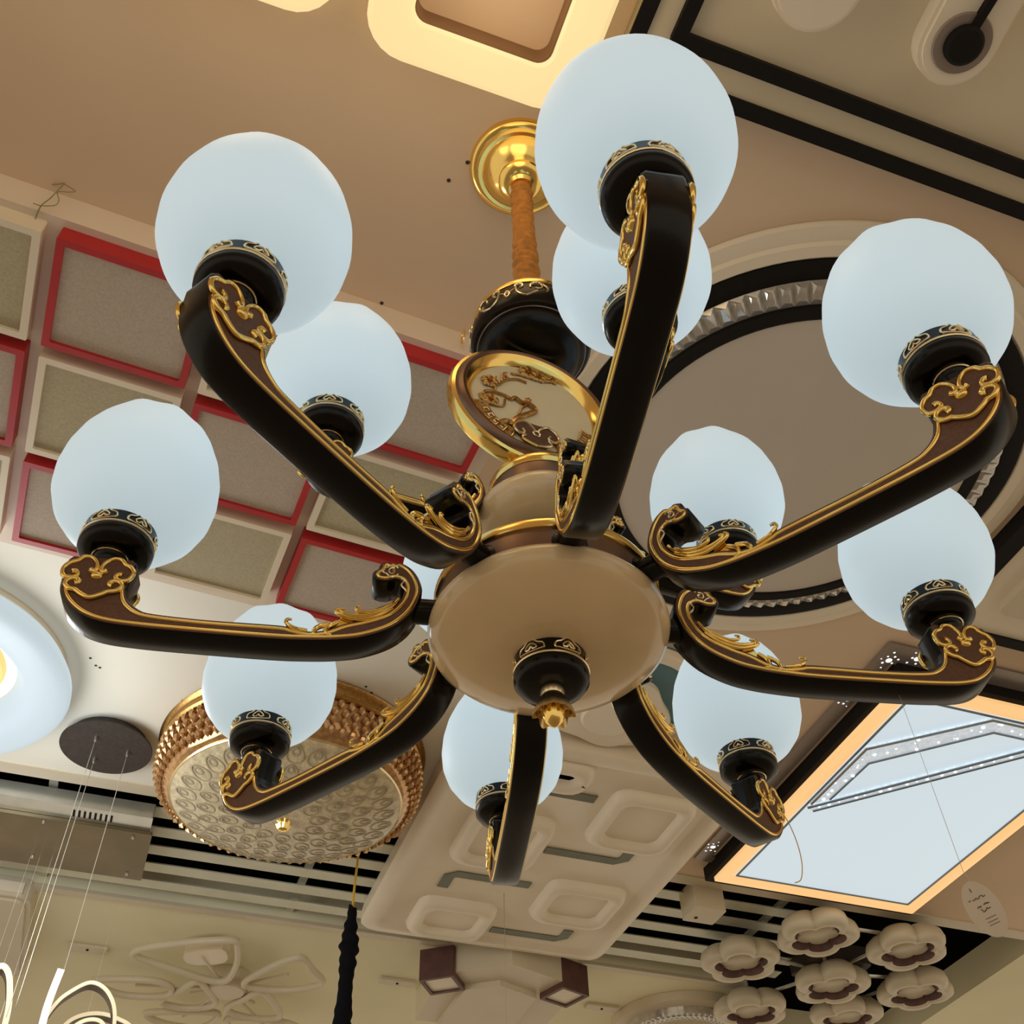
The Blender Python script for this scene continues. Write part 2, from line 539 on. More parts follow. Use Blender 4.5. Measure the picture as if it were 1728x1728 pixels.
for k in range(5):
    a = R(72 * k + 90)
    pf.add(*(lambda c: ([(c[0] + 0.0032 * math.cos(t) * math.cos(p), -0.0012 - 0.0022 * math.sin(p), c[1] + 0.0032 * math.sin(t) * math.cos(p)) for p in (0, R(40), R(75)) for t in [2 * PI * i / 8 for i in range(8)]],
                        [(r * 8 + i, r * 8 + (i + 1) % 8, (r + 1) * 8 + (i + 1) % 8, (r + 1) * 8 + i) for r in range(2) for i in range(8)] + [tuple(16 + i for i in range(8))]))((0.0042 * math.cos(a), 0.0042 * math.sin(a))))
pf.rings([[(0.0016 * math.cos(2 * PI * i / 8), -0.0025 - d, 0.0016 * math.sin(2 * PI * i / 8)) for i in range(8)] for d in (0, 0.0018)], 0, True, False, True)
pfm = pf.mesh('plum_blossom', 'oldgold', 60)
for (a, b), s in zip(sh([(-0.063, 0.020), (-0.012, 0.063), (0.002, 0.061), (0.021, 0.066), (-0.062, -0.016), (-0.070, -0.012), (-0.042, 0.040), (-0.013, 0.009)]), (1.6, 1.8, 1.4, 1.1, 1.5, 1.0, 0.7, 0.6)):
    link('plum_blossom', pfm, med, loc=(a, -0.006, b), scale=(s, s, s))
# ruyi cloud and key-fret crescents at the foot of the face
ry = MB()
ry.prism([(0.026 * math.cos(t) * (1 + 0.18 * math.cos(3 * t - PI / 2)), 0.020 * math.sin(t) * (1 + 0.18 * math.cos(3 * t - PI / 2)) - 0.056) for t in [2 * PI * i / 36 for i in range(36)]],
         -0.006, -0.011, xyz=lambda p, q, l: (p, l, q))
obj('ruyi_plate', ry, 'brown', med)
rc = MB()
for sgn in (1, -1):
    ftube(rc, [(sgn * a, b - 0.056) for a, b in ((0.002, 0.004), (0.006, 0.011), (0.014, 0.017), (0.024, 0.011), (0.028, 0.001), (0.022, -0.007), (0.015, -0.004), (0.017, 0.002))], 0.0015, y=-0.0115)
    ftube(rc, [(sgn * a, b - 0.056) for a, b in ((0.014, -0.008), (0.018, -0.014), (0.010, -0.019), (0.0, -0.022))], 0.0015, y=-0.0115)
rc.tube([(0.004 * math.cos(t), -0.0115, 0.004 * math.sin(t) - 0.056) for t in [2 * PI * i / 14 for i in range(14)]], 0.0013, 5, closed=True)
obj('ruyi_scroll', rc, 'palegold', med)
for sgn in (1, -1):
    kf = MB()
    t0, t1 = (R(197), R(248)) if sgn > 0 else (R(292), R(343))
    o_ = [(0.0805 * math.cos(t0 + (t1 - t0) * i / 14), 0.0805 * math.sin(t0 + (t1 - t0) * i / 14)) for i in range(15)]
    i_ = [((0.063 + 0.004 * math.sin(PI * i / 14)) * math.cos(t0 + (t1 - t0) * i / 14), (0.063 + 0.004 * math.sin(PI * i / 14)) * math.sin(t0 + (t1 - t0) * i / 14)) for i in range(15)]
    kf.prism(o_ + i_[::-1], -0.005, -0.009, xyz=lambda p, q, l: (p, l, q))
    fr = obj('fret_crescent', kf, 'oldgold', med)
    kt = MB()
    for j in range(6):
        t = t0 + (t1 - t0) * (j + 0.5) / 6
        kt.tube([(rr * math.cos(t + d), -0.0095, rr * math.sin(t + d)) for rr, d in ((0.078, -0.05), (0.078, 0.05), (0.068, 0.05), (0.068, -0.03), (0.074, -0.03), (0.074, 0.02))], 0.0008, 4)
    kt.tube([(p, -0.0095, q) for p, q in i_], 0.001, 4)
    obj('fret_line', kt, 'palegold', fr)

# ---- stem, upper band and dish, neck, lower band and bowl, finial
obj('medallion_stem', MB().lathe([(0.0, 0.098), (0.008, 0.098), (0.013, 0.094), (0.013, 0.090), (0.008, 0.087), (0.008, 0.076), (0.026, 0.066), (0.034, 0.058), (0.0, 0.058)], 32), 'jade', CH)
obj('upper_gold_ring', MB().lathe([(0.030, 0.060), (0.044, 0.062), (0.053, 0.059), (0.0565, 0.054), (0.0570, 0.047), (0.0555, 0.043), (0.05, 0.043)], 56), 'gold', CH)
obj('upper_band', MB().lathe([(0.03, 0.054), (0.054, 0.051), (0.055, 0.047), (0.055, 0.022), (0.050, 0.018), (0.0, 0.018)], 56), 'bronze', CH)
obj('upper_dish', MB().lathe([(0.054, 0.021), (0.064, 0.016), (0.071, 0.007), (0.073, -0.003), (0.069, -0.014), (0.058, -0.024), (0.045, -0.030), (0.034, -0.032), (0.0, -0.032)], 64), 'jade', CH)
obj('neck', MB().lathe([(0.036, -0.030), (0.038, -0.036), (0.034, -0.042), (0.030, -0.055), (0.032, -0.080), (0.044, -0.095), (0.070, -0.103), (0.092, -0.106), (0.092, -0.110), (0.0, -0.110)], 56), 'black', CH)
obj('lower_gold_ring', MB().lathe([(0.088, -0.102), (0.103, -0.102), (0.109, -0.105), (0.1108, -0.110), (0.1100, -0.116), (0.107, -0.117), (0.09, -0.117)], 72), 'gold', CH)
obj('lower_band', MB().lathe([(0.09, -0.108), (0.107, -0.111), (0.108, -0.115), (0.108, -0.140), (0.100, -0.144), (0.0, -0.144)], 72), 'bronze', CH)
obj('bowl', MB().lathe([(0.104, -0.136), (0.110, -0.139), (0.1145, -0.146), (0.1155, -0.152), (0.113, -0.160), (0.105, -0.168), (0.090, -0.175), (0.070, -0.180), (0.045, -0.183), (0.0, -0.184)], 80), 'jade', CH)

# cup with rings, shared by the finial and the twelve lamps.  local z = 0 at the lower rim of the band
cup_me = MB().lathe([(0.0, 0.030), (0.030, 0.026), (0.0335, 0.021), (0.0342, 0.018), (0.0342, 0.0), (0.0352, -0.004), (0.0348, -0.010), (0.031, -0.015), (0.022, -0.018), (0.0, -0.018)], 44).mesh('lamp_cup', 'black')
ring_me = MB().tube([(0.0345 * math.cos(t), 0.0345 * math.sin(t), 0) for t in [2 * PI * i / 44 for i in range(44)]], 0.0013, 6, closed=True).mesh('gold_ring', 'palegold')
em = MB()
for st in ([(-0.013, -0.004), (-0.012, 0.001), (-0.007, 0.003), (-0.003, 0.0065), (0.003, 0.0065), (0.007, 0.003), (0.012, 0.001), (0.013, -0.004), (0.008, -0.0055), (0.0, -0.006), (-0.008, -0.0055)],
           [(-0.006, -0.0025), (-0.004, 0.001), (0.0, 0.0035), (0.004, 0.001), (0.006, -0.0025), (0.002, -0.003), (0.0, 0.0), (-0.002, -0.003)]):
    em.tube(on_cyl(smooth_path(st, 3, True), 0.0345, 0, 0.0095), 0.0010, 5, closed=True)
em_me = em.mesh('cloud_emblem', 'palegold', 60)
NE = 6


def cup(x, y, z, turn, parent=None, name='lamp_cup'):
    c = link(name, cup_me, CH, loc=(x, y, z), rot=(0, 0, turn))
    link('gold_ring', ring_me, c)
    link('gold_ring', ring_me, c, loc=(0, 0, 0.0195))
    for k in range(NE):
        link('cloud_emblem', em_me, c, rot=(0, 0, 2 * PI * k / NE))
    return c


fin = cup(0, 0, -0.199, R(-90 + 28), name='finial_cup')
obj('finial_petals', MB().lathe([(0.0, -0.212), (0.010, -0.213), (0.0115, -0.220), (0.010, -0.224), (0.013, -0.229), (0.0165, -0.238), (0.0175, -0.244), (0.0150, -0.236), (0.008, -0.231), (0.0, -0.231)], 48,
                                fn=lambda k, a, r, z: (r * (1 + (0.12 * math.cos(6 * a) if 5 <= k <= 7 else 0)), z - (0.0022 * math.cos(6 * a) if 5 <= k <= 7 else 0))), 'palegold', CH)
obj('finial_bud', MB().lathe([(0.009, -0.230), (0.0105, -0.238), (0.0105, -0.245), (0.0075, -0.252), (0.003, -0.256), (0.0, -0.257)], 24), 'gold', CH)

# ---- arms: outline in the radial plane (r, z)
OUT = [(0.4485, -0.139), (0.446, -0.154), (0.437, -0.169), (0.421, -0.182), (0.402, -0.189), (0.375, -0.192), (0.335, -0.1935), (0.257, -0.1945), (0.221, -0.193), (0.195, -0.190), (0.172, -0.184),
       (0.147, -0.170), (0.130, -0.149), (0.123, -0.124), (0.126, -0.106), (0.134, -0.092), (0.145, -0.085), (0.152, -0.087), (0.157, -0.085), (0.164, -0.088), (0.166, -0.095), (0.170, -0.099),
       (0.171, -0.106), (0.166, -0.112), (0.157, -0.113), (0.149, -0.110), (0.143, -0.113)]
INN = [(0.1415, -0.123), (0.145, -0.137), (0.156, -0.151), (0.174, -0.161), (0.192, -0.168), (0.208, -0.177), (0.222, -0.180), (0.236, -0.178), (0.250, -0.1755), (0.314, -0.1755), (0.360, -0.173),
       (0.374, -0.169), (0.384, -0.160), (0.3885, -0.148)]
END = [(0.3875, -0.118), (0.3875, -0.115), (0.3915, -0.110), (0.4450, -0.110), (0.4490, -0.115), (0.4490, -0.118)]


def arm_set(fx, th, pre):
    """fx maps (r,z) of the lower arm to this arm; returns list of (name, mesh)"""
    path = smooth_path(OUT + INN, 4)
    outl = [fx(*p) for p in path] + [fx(*p) for p in END]
    n = len(outl)
    area = sum(outl[i - 1][0] * outl[i][1] - outl[i][0] * outl[i - 1][1] for i in range(n))
    sg = 1 if area > 0 else -1

    def inset(d):
        res = []
        for i in range(n):
            a, b, c = Vector(outl[i - 1]), Vector(outl[i]), Vector(outl[(i + 1) % n])
            t = (c - a)
            if t.length < 1e-9:
                t = Vector((1, 0))
            t.normalize()
            res.append(tuple(b + Vector((-t.y, t.x)) * d * sg))
        return res
    h = th / 2
    ins = inset(0.0018)
    lin = inset(0.0052)
    m = MB()
    L = [[(p, -h, q) for p, q in ins], [(p, -h + 0.0022, q) for p, q in outl], [(p, h - 0.0022, q) for p, q in outl], [(p, h, q) for p, q in ins]]
    m.rings(L, 0)
    m.add(L[0], [tuple(range(n))], 1)
    m.add(L[3], [tuple(reversed(range(n)))], 1)
    arm = m.mesh('arm', ['black', 'brown'], 40)
    parts = []
    ln = lin[:len(path)]
    # flower: dark lobed plate and gold ruyi lobes
    fc0 = fx(0.418, -0.136)
    sc = max(abs(fx(0.45, 0)[0] - fx(0.40, 0)[0]) / 0.05, 0.8)
    lobes = []
    for k in (-1, 1):
        lobes.append([(k * a, b) for a, b in ((0.0070, 0.0065), (0.0045, 0.0050), (0.0020, 0.0085), (0.0035, 0.0160), (0.0095, 0.0225), (0.0170, 0.0220), (0.0215, 0.0165), (0.0275, 0.0130), (0.0310, 0.0055),
                                              (0.0280, -0.0030), (0.0210, -0.0042), (0.0165, -0.0005), (0.0190, 0.0040), (0.0225, 0.0030))])
    lobes.append([(-0.0165, -0.0110), (-0.0130, -0.0090), (-0.0160, -0.0050), (-0.0225, -0.0065), (-0.0245, -0.0120), (-0.0200, -0.0170), (-0.0140, -0.0185), (-0.0085, -0.0225), (0.0, -0.0265),
                  (0.0085, -0.0225), (0.0140, -0.0185), (0.0200, -0.0170), (0.0245, -0.0120), (0.0225, -0.0065), (0.0160, -0.0050), (0.0130, -0.0090), (0.0165, -0.0110)])
    up_l = smooth_path(lobes[0][2:11], 4)
    up_r = smooth_path(lobes[1][2:11], 4)
    lowl = smooth_path(lobes[2][3:14], 4)
    pl = up_r + lowl[::-1] + up_l[::-1]
    pl = [(fc0[0] + a * sc, fc0[1] + b * sc) for a, b in pl]
    for s in (-1, 1):
        y1 = s * (h - 0.0004)
        parts.append(('gold_trim', MB().tube([(p, y1, q) for p, q in ln], 0.0020, 6).mesh('gold_trim', 'gold', 70)))
        lf = MB()
        for st, r in (([(0.1445, -0.134), (0.153, -0.147), (0.168, -0.156), (0.182, -0.159), (0.193, -0.157), (0.197, -0.153), (0.193, -0.151)], 0.0019),
                      ([(0.150, -0.146), (0.164, -0.158), (0.180, -0.163), (0.194, -0.160), (0.201, -0.155), (0.198, -0.151)], 0.0019),
                      ([(0.150, -0.141), (0.160, -0.148), (0.172, -0.153), (0.181, -0.152), (0.183, -0.148), (0.179, -0.147)], 0.0016),
                      ([(0.198, -0.168), (0.206, -0.175), (0.207, -0.182), (0.202, -0.184)], 0.0021), ([(0.206, -0.171), (0.216, -0.177), (0.218, -0.184), (0.213, -0.186)], 0.0021),
                      ([(0.224, -0.181), (0.236, -0.179), (0.243, -0.174), (0.243, -0.169), (0.239, -0.169)], 0.0018)):
            lf.tube([(fx(*p)[0], s * (h - 0.0002), fx(*p)[1]) for p in smooth_path(st, 4)], lambda t, r=r: r * (0.6 + 0.6 * math.sin(PI * min(1, 0.25 + 0.75 * t))), 6)
        web = [fx(*p) for p in [(0.146, -0.138), (0.155, -0.147), (0.170, -0.152), (0.182, -0.153), (0.193, -0.152), (0.196, -0.160), (0.205, -0.174), (0.172, -0.164), (0.150, -0.150)]]
        lf.prism(web, s * (h - 0.003), 0.0, xyz=lambda p, q, l: (p, l, q))
        parts.append(('leaf_scroll', lf.mesh('leaf_scroll', 'gold', 60)))
        cl = MB()
        c0 = (0.1525, -0.0985)
        for st in (spiral(c0[0], c0[1], 0.0012, 0.0042, 40, 480, 18),
                   smooth_path([(c0[0] + 0.0085 * math.cos(R(t)) * (1 + 0.16 * math.cos(R(4 * t))), c0[1] + 0.0072 * math.sin(R(t)) * (1 + 0.16 * math.cos(R(4 * t)))) for t in range(-140, 141, 20)], 2),
                   smooth_path([(0.146, -0.104), (0.141, -0.110), (0.143, -0.116), (0.138, -0.123), (0.1365, -0.129)], 4)):
            cl.tube([(fx(*p)[0], s * (h + 0.0002), fx(*p)[1]) for p in st], 0.0010, 5)
        parts.append(('cloud_rosette', cl.mesh('cloud_rosette', 'palegold', 70)))
        parts.append(('flower_plate', MB().prism(pl, s * (h - 0.002), s * (h + 0.0018), 0, 1, xyz=lambda p, q, l: (p, l, q)).mesh('flower_plate', ['black', 'brown'], 40)))
        fl = MB()
        for lb in lobes:
            fl.tube([(fc0[0] + a * sc, s * (h + 0.0020), fc0[1] + b * sc) for a, b in smooth_path(lb, 4)], lambda t: sc * (0.0024 + 0.0008 * (2 * t - 1) ** 8), 6)
        parts.append(('flower_scroll', fl.mesh('flower_scroll', 'gold', 70)))
        parts.append(('flower_boss', MB().rings([[(fc0[0] + rr * sc * math.cos(2 * PI * i / 12), s * (h + 0.0018 + d), fc0[1] + 0.8 * rr * sc * math.sin(2 * PI * i / 12)) for i in range(12)] for rr, d in ((0.0056, 0), (0.0050, 0.0025), (0.0026, 0.0040))], 0, True, False, True).mesh('flower_boss', 'gold', 60)))
    return parts, arm, None


low_parts, low_arm, _ = arm_set(lambda r, z: (r, z), 0.031, 'lower')


def upmap(r, z):
    return (0.060 + (r - 0.108) * 0.575, -0.040 + (z + 0.1945) * 0.72)


up_parts, up_arm, _ = arm_set(upmap, 0.025, 'upper')
neck_l = MB().lathe([(0.013, -0.112), (0.016, -0.106), (0.0135, -0.102), (0.0165, -0.098), (0.018, -0.094), (0.0, -0.094)], 24, c=(0.418, 0, 0)).mesh('cup_neck', 'black')
neck_u = MB().lathe([(0.012, 0.016), (0.014, 0.024), (0.012, 0.028), (0.015, 0.033), (0.016, 0.037), (0.0, 0.037)], 24, c=(0.237, 0, 0)).mesh('cup_neck', 'black')
nring_l = MB().tube([(0.418 + 0.0168 * math.cos(2 * PI * i / 24), 0.0168 * math.sin(2 * PI * i / 24), -0.0985) for i in range(24)], 0.001, 5, closed=True).mesh('neck_ring', 'palegold')
nring_u = MB().tube([(0.237 + 0.0155 * math.cos(2 * PI * i / 24), 0.0155 * math.sin(2 * PI * i / 24), 0.0325) for i in range(24)], 0.001, 5, closed=True).mesh('neck_ring', 'palegold')


def conn(r0, r1, z, rad):
    prof = [(0.0, r0), (rad * 1.35, r0), (rad * 1.35, r0 + 0.003), (rad, r0 + 0.005), (rad, r1), (0.0, r1)]
    n = 20
    return MB().rings([[(x, r * math.cos(2 * PI * i / n), z + r * math.sin(2 * PI * i / n)) for i in range(n)] for r, x in prof]).mesh('hub_socket', 'black')


con_l, con_u = conn(0.104, 0.132, -0.134, 0.0125), conn(0.050, 0.078, 0.006, 0.0095)

# opal glass globe; local origin at its widest circle
NS = 64


def gfn(k, a, r, z):
    if k in (9, 10, 11, 12):
        w = (0.4, 1.0, 1.0, 0.8)[k - 9]
        return r * (1 + 0.008 * w * math.cos(9 * a)), z + 0.0012 * w * math.cos(9 * a + 0.6)
    return r, z


globe_me = MB().lathe([(0.026, -0.0640), (0.0345, -0.0640), (0.047, -0.0600), (0.061, -0.0515), (0.0715, -0.0370), (0.0780, -0.0190), (0.0800, 0.0), (0.0785, 0.0210),
                       (0.0735, 0.0430), (0.0655, 0.0630), (0.0570, 0.0780), (0.0535, 0.0835), (0.0515, 0.0835), (0.0545, 0.0760), (0.0630, 0.0600), (0.0705, 0.0400), (0.0750, 0.0)], NS, fn=gfn).mesh('glass_globe', 'globe', 80)

DJ = [0.9, 1.4, 0.3, 0.3, -0.3, -1.6, -1.1, 0.1]
for i in range(12):
    lower = i < 8
    if lower:
        a = R(234.09 + 45 * i + DJ[i])
        parts, me, nk, nr, cn = low_parts, low_arm, neck_l, nring_l, con_l
        rr, gz = 0.416, 0.0
    else:
        a = R(204.05 + 90 * (i - 8))
        parts, me, nk, nr, cn = up_parts, up_arm, neck_u, nring_u, con_u
        rr, gz = 0.237, 0.131
    ao = link('arm', me, CH, rot=(0, 0, a))
    for nme, pm in parts:
        link(nme, pm, ao)
    link('cup_neck', nk, ao)
    link('neck_ring', nr, ao)
    link('hub_socket', cn, ao)
    x, y = rr * math.cos(a), rr * math.sin(a)
    cup(x, y, gz - 0.079, a + R(12))
    g = link('glass_globe', globe_me, CH, loc=(x, y, gz), rot=(0, 0, a + i))
    g['label'] = 'glowing white opal glass globe with scalloped open top'

# thin loose threads tied to the arms
a5 = R(234.09 + 180 - 0.3)
ca, sa = math.cos(a5), math.sin(a5)
pts = [(0.444, -0.015, -0.13), (0.452, -0.02, -0.15), (0.458, -0.022, -0.175), (0.457, -0.022, -0.20), (0.448, -0.02, -0.222), (0.440, -0.015, -0.228)]
obj('loose_wire', MB().tube([(p * ca - q * sa, p * sa + q * ca, z) for p, q, z in smooth_path(pts, 4)], 0.0006, 5), 'yellow', CH)
a6 = R(234.09 + 225 - 1.6)
obj('loose_thread', MB().tube([(0.425 * math.cos(a6), 0.425 * math.sin(a6), -0.19), (0.425 * math.cos(a6), 0.425 * math.sin(a6), -0.42)], 0.0004, 4), 'wire', CH)

# ---- price card hanging from the right-hand arm
a4 = R(234.09 + 135 + 0.3)
tx, ty = 0.338 * math.cos(a4), 0.338 * math.sin(a4)
TG = thing('price_tag', 'oval paper price card hanging on a thread from the right-hand chandelier arm', 'price tag', (tx, ty, Z0 - 0.435), R(-24))
obj('thread', MB().tube([(0, 0, 0.242), (0, 0, 0.060), (0.002, 0, 0.054), (0.001, 0, 0.047)], 0.0003, 4), 'wire', TG)
TB = R(13)


def tagxy(p, q):
    p, q = p * 0.72, q * 0.9
    return (p * math.cos(TB) - q * math.sin(TB) + 0.0055, p * math.sin(TB) + q * math.cos(TB) + 0.026)


oval = [tagxy(0.0185 * math.cos(2 * PI * i / 40), 0.0275 * math.sin(2 * PI * i / 40)) for i in range(40)]
obj('card', MB().prism(oval, -0.0003, 0.0003, xyz=lambda p, q, l: (p, l, q)), 'card', TG)
ink = MB()
rnd = random.Random(3)


def scr(x0, x1, q, amp, step, w):
    p = x0
    pts = []
    while p < x1:
        pts.append((*[tagxy(p, q + rnd.uniform(-amp, amp))[0]], -0.0005, tagxy(p, q + rnd.uniform(-amp, amp))[1]))
        p += step
    ink.tube(pts, w, 4)


scr(-0.011, -0.008, 0.011, 0.0008, 0.0008, 0.00025)
scr(-0.006, 0.010, 0.0105, 0.0013, 0.0009, 0.00028)
scr(-0.006, -0.0005, 0.0025, 0.0006, 0.0007, 0.0004)
scr(0.002, 0.009, 0.0035, 0.0006, 0.0007, 0.0004)
scr(-0.004, 0.008, -0.0015, 0.0016, 0.0010, 0.0003)
for q in (-0.009, -0.0125, -0.0155):
    scr(-0.005, 0.008, q, 0.0002, 0.001, 0.0002)
ink.tube([(*tagxy(-0.002, 0.021)[:1], -0.0005, tagxy(-0.002, 0.021)[1]), (*tagxy(-0.002, 0.0175)[:1], -0.0005, tagxy(-0.002, 0.0175)[1])], 0.0004, 4)
obj('handwriting', ink, 'ink', TG)


# ================================================================== CEILING LAMPS AROUND IT (local z = 0 at the ceiling, down is negative)
def lamp(name, label, u, v, cat='ceiling lamp', group=None, rz=0.0, h=0.869):
    return thing(name, label, cat, UV(u, v, h), AX + rz, group)


# ---- two warm rounded-square ring lamps
def warm_lamp(u, v, label):
    t = lamp('square_ring_lamp', label, u, v, group='warm rounded-square ring lamps')
    o, i = rrect(-0.172, 0.172, -0.172, 0.172, 0.066), rrect(-0.106, 0.106, -0.106, 0.106, 0.022)
    o2, i2 = rrect(-0.164, 0.164, -0.164, 0.164, 0.060), rrect(-0.112, 0.112, -0.112, 0.112, 0.026)
    m = MB().rings([[(p, q, -0.012) for p, q in o], [(p, q, -0.045) for p, q in o], [(p, q, -0.052) for p, q in o2], [(p, q, -0.052) for p, q in i2], [(p, q, -0.046) for p, q in i]])
    obj('diffuser', m, 'warm', t)
    obj('inner_frame', MB().ringplate(rrect(-0.108, 0.108, -0.108, 0.108, 0.024), rrect(-0.104, 0.104, -0.104, 0.104, 0.020), -0.047, 0.0), 'warm_frame', t)
    obj('back_frame', MB().ringplate(rrect(-0.165, 0.165, -0.165, 0.165, 0.060), rrect(-0.110, 0.110, -0.110, 0.110, 0.024), -0.013, 0.0), 'warm_frame', t)
    light('square_ring_light', 'POINT', (0.0, 0.0, -0.16), 0.9, (1.0, 0.70, 0.38), 0.12, parent=t)
    return t


warm_lamp(-0.130, -0.290, 'warm glowing rounded-square ring lamp beside the big upper right globe')
warm_lamp(-0.520, -0.305, 'warm glowing rounded-square lamp of which only a corner shows at the top edge')

# ---- black-lined rectangular lamp at the top right
t = lamp('black_lined_lamp', 'flat cream ceiling lamp with nested black frames and pill-shaped covers, top right', 0.62, -0.60)
U0, V0 = 0.62, -0.60


def loc(u, v):
    return (u - U0, v - V0)


def rect(u0, u1, v0, v1, r=0.004):
    a, b = loc(u0, v0)
    c, d = loc(u1, v1)
    return rrect(a, c, b, d, r, 3)


obj('base', MB().prism(rect(0.078, 1.20, -1.05, -0.212), -0.030, 0), 'pale_tan', t)
obj('outer_frame', MB().ringplate(rect(0.078, 1.20, -1.05, -0.207, 0.01), rect(0.102, 1.176, -1.026, -0.232, 0.01), -0.036, 0.0), 'matt_black', t)
obj('inner_frame', MB().ringplate(rect(0.138, 1.14, -0.99, -0.272, 0.01), rect(0.160, 1.118, -0.968, -0.296, 0.004), -0.044, -0.028), 'matt_black', t)


def pill(u, v, w, L, ang):
    out = []
    for k in range(13):
        a = R(0 + 180 * k / 12)
        out.append((w * math.cos(a), w * math.sin(a)))
    for k in range(13):
        a = R(180 + 180 * k / 12)
        out.append((w * math.cos(a), w * math.sin(a) - L))
    ca, sa = math.cos(ang), math.sin(ang)
    p0 = loc(u, v)
    return lambda s=1.0, dz=0: [(p0[0] + (p * s) * ca - (q if q > 0 else q) * sa * 1, p0[1] + (p * s) * sa + (q * s if q > 0 else q) * ca) for p, q in out]


for (u, vv, w, ang) in ((0.302, -0.425, 0.066, R(4)), (0.543, -0.420, 0.060, R(-4))):
    pf_ = pill(u, vv, w, 0.42, ang)
    obj('pill_cover', MB().prism(pf_(1.0), -0.062, -0.030).prism(pf_(0.9), -0.068, -0.062), 'white', t)
p0 = loc(0.543, -0.425)
obj('grey_disc', MB().lathe([(0.0, -0.072), (0.043, -0.072), (0.045, -0.068), (0.045, -0.064)], 36, c=(p0[0], p0[1], 0)), 'grey_plate', t)
obj('black_knob', MB().lathe([(0.0, -0.084), (0.024, -0.084), (0.029, -0.080), (0.029, -0.070)], 30, c=(p0[0], p0[1], 0)).box(p0[0] - 0.006, p0[0] + 0.006, p0[1] - 0.40, p0[1] - 0.02, -0.080, -0.068), 'matt_black', t)

# ---- big round crystal lamp on the right
t = lamp('round_crystal_lamp', 'large round drum lamp with black rings, crystal band and plain pale disc', 0.745, 0.410)
obj('base_plate', MB().lathe([(0.0, -0.012), (0.472, -0.012), (0.476, -0.018), (0.498, -0.018), (0.504, -0.012), (0.532, -0.010), (0.537, -0.005), (0.537, 0.0), (0.0, 0.0)], 96), 'white', t)
obj('outer_black_ring', MB().lathe([(0.426, -0.012), (0.430, -0.018), (0.464, -0.021), (0.471, -0.018), (0.471, -0.010)], 96), 'matt_black', t)
obj('drum', MB().lathe([(0.432, -0.014), (0.388, -0.030), (0.0, -0.030)], 96), 'steel', t)
obj('lower_black_ring', MB().lathe([(0.386, -0.028), (0.389, -0.032), (0.389, -0.042), (0.385, -0.045), (0.366, -0.045), (0.362, -0.042), (0.362, -0.034)], 96), 'matt_black', t)
obj('diffuser_disc', MB().lathe([(0.364, -0.041), (0.20, -0.0435), (0.0, -0.044)], 96), 'disc', t)
cm = MB()
cm.add([(-0.0138, 0, 0), (0.0138, 0, 0), (0.0150, 0.044, 0), (-0.0150, 0.044, 0), (-0.006, 0.010, -0.010), (0.007, 0.012, -0.009), (0.004, 0.036, -0.010), (-0.005, 0.034, -0.009)],
       [(0, 1, 5, 4), (1, 2, 6, 5), (2, 3, 7, 6), (3, 0, 4, 7), (4, 5, 6, 7)])
cme = cm.mesh('crystal_block', 'crystal', 0)
n = 92
for i in range(n):
    a = 2 * PI * i / n
    link('crystal_block', cme, t, loc=(0.389 * math.cos(a), 0.389 * math.sin(a), -0.032), rot=(R(18), 0, a - PI / 2))

# ---- black-framed lamp cut by the right edge
t = lamp('framed_lamp', 'cream ceiling lamp with a black square frame, cut off by the right edge', 1.75, 0.30)
U0, V0 = 1.75, 0.30
obj('base', MB().prism(rect(1.33, 2.3, -0.25, 0.725), -0.028, 0), 'white', t)
obj('black_frame', MB().ringplate(rect(1.30, 2.33, -0.28, 0.745, 0.006), rect(1.345, 2.285, -0.235, 0.718, 0.004), -0.036, 0.0), 'matt_black', t)
obj('raised_panel', MB().prism(rect(1.42, 2.2, -0.15, 0.64, 0.02), -0.046, -0.028), 'ivory', t)

# ---- LED panel lamp, lower right
t = lamp('led_panel_lamp', 'bright blue-white rectangular LED lamp with amber glowing edge and crystal strips', 1.70, 1.45)
U0, V0 = 1.70, 1.45
obj('black_base', MB().prism(rect(1.335, 2.095, 0.905, 1.985), -0.040, 0), 'matt_black', t)
bd = MB().ringplate(rect(1.275, 2.02, 0.845, 1.93), rect(1.32, 1.98, 0.915, 1.90), -0.007, -0.001)
obj('mirror_border', bd, 'grey_plate', t)
e1, e2, e3, e4 = rect(1.352, 2.076, 0.922, 1.958), rect(1.352, 2.076, 0.922, 1.958), rect(1.372, 2.056, 0.942, 1.938), rect(1.398, 2.030, 0.968, 1.912)
obj('amber_edge', MB().rings([[(p, q, -0.030) for p, q in e1], [(p, q, -0.052) for p, q in e2], [(p, q, -0.056) for p, q in e3], [(p, q, -0.050) for p, q in e4]]), 'led_edge', t)
obj('diffuser', MB().prism(rect(1.398, 2.030, 0.968, 1.912), -0.051, -0.045), 'led', t)
obj('grey_liner', MB().ringplate(rect(1.400, 2.028, 0.970, 1.910), rect(1.407, 2.021, 0.977, 1.903), -0.053, -0.050), 'led_grey', t)


def band(poly_out, poly_in, m, name, z0=-0.060, z1=-0.050):
    return obj(name, MB().prism([loc(*p) for p in poly_out] + [loc(*p) for p in reversed(poly_in)], z0, z1), m, t, 0)


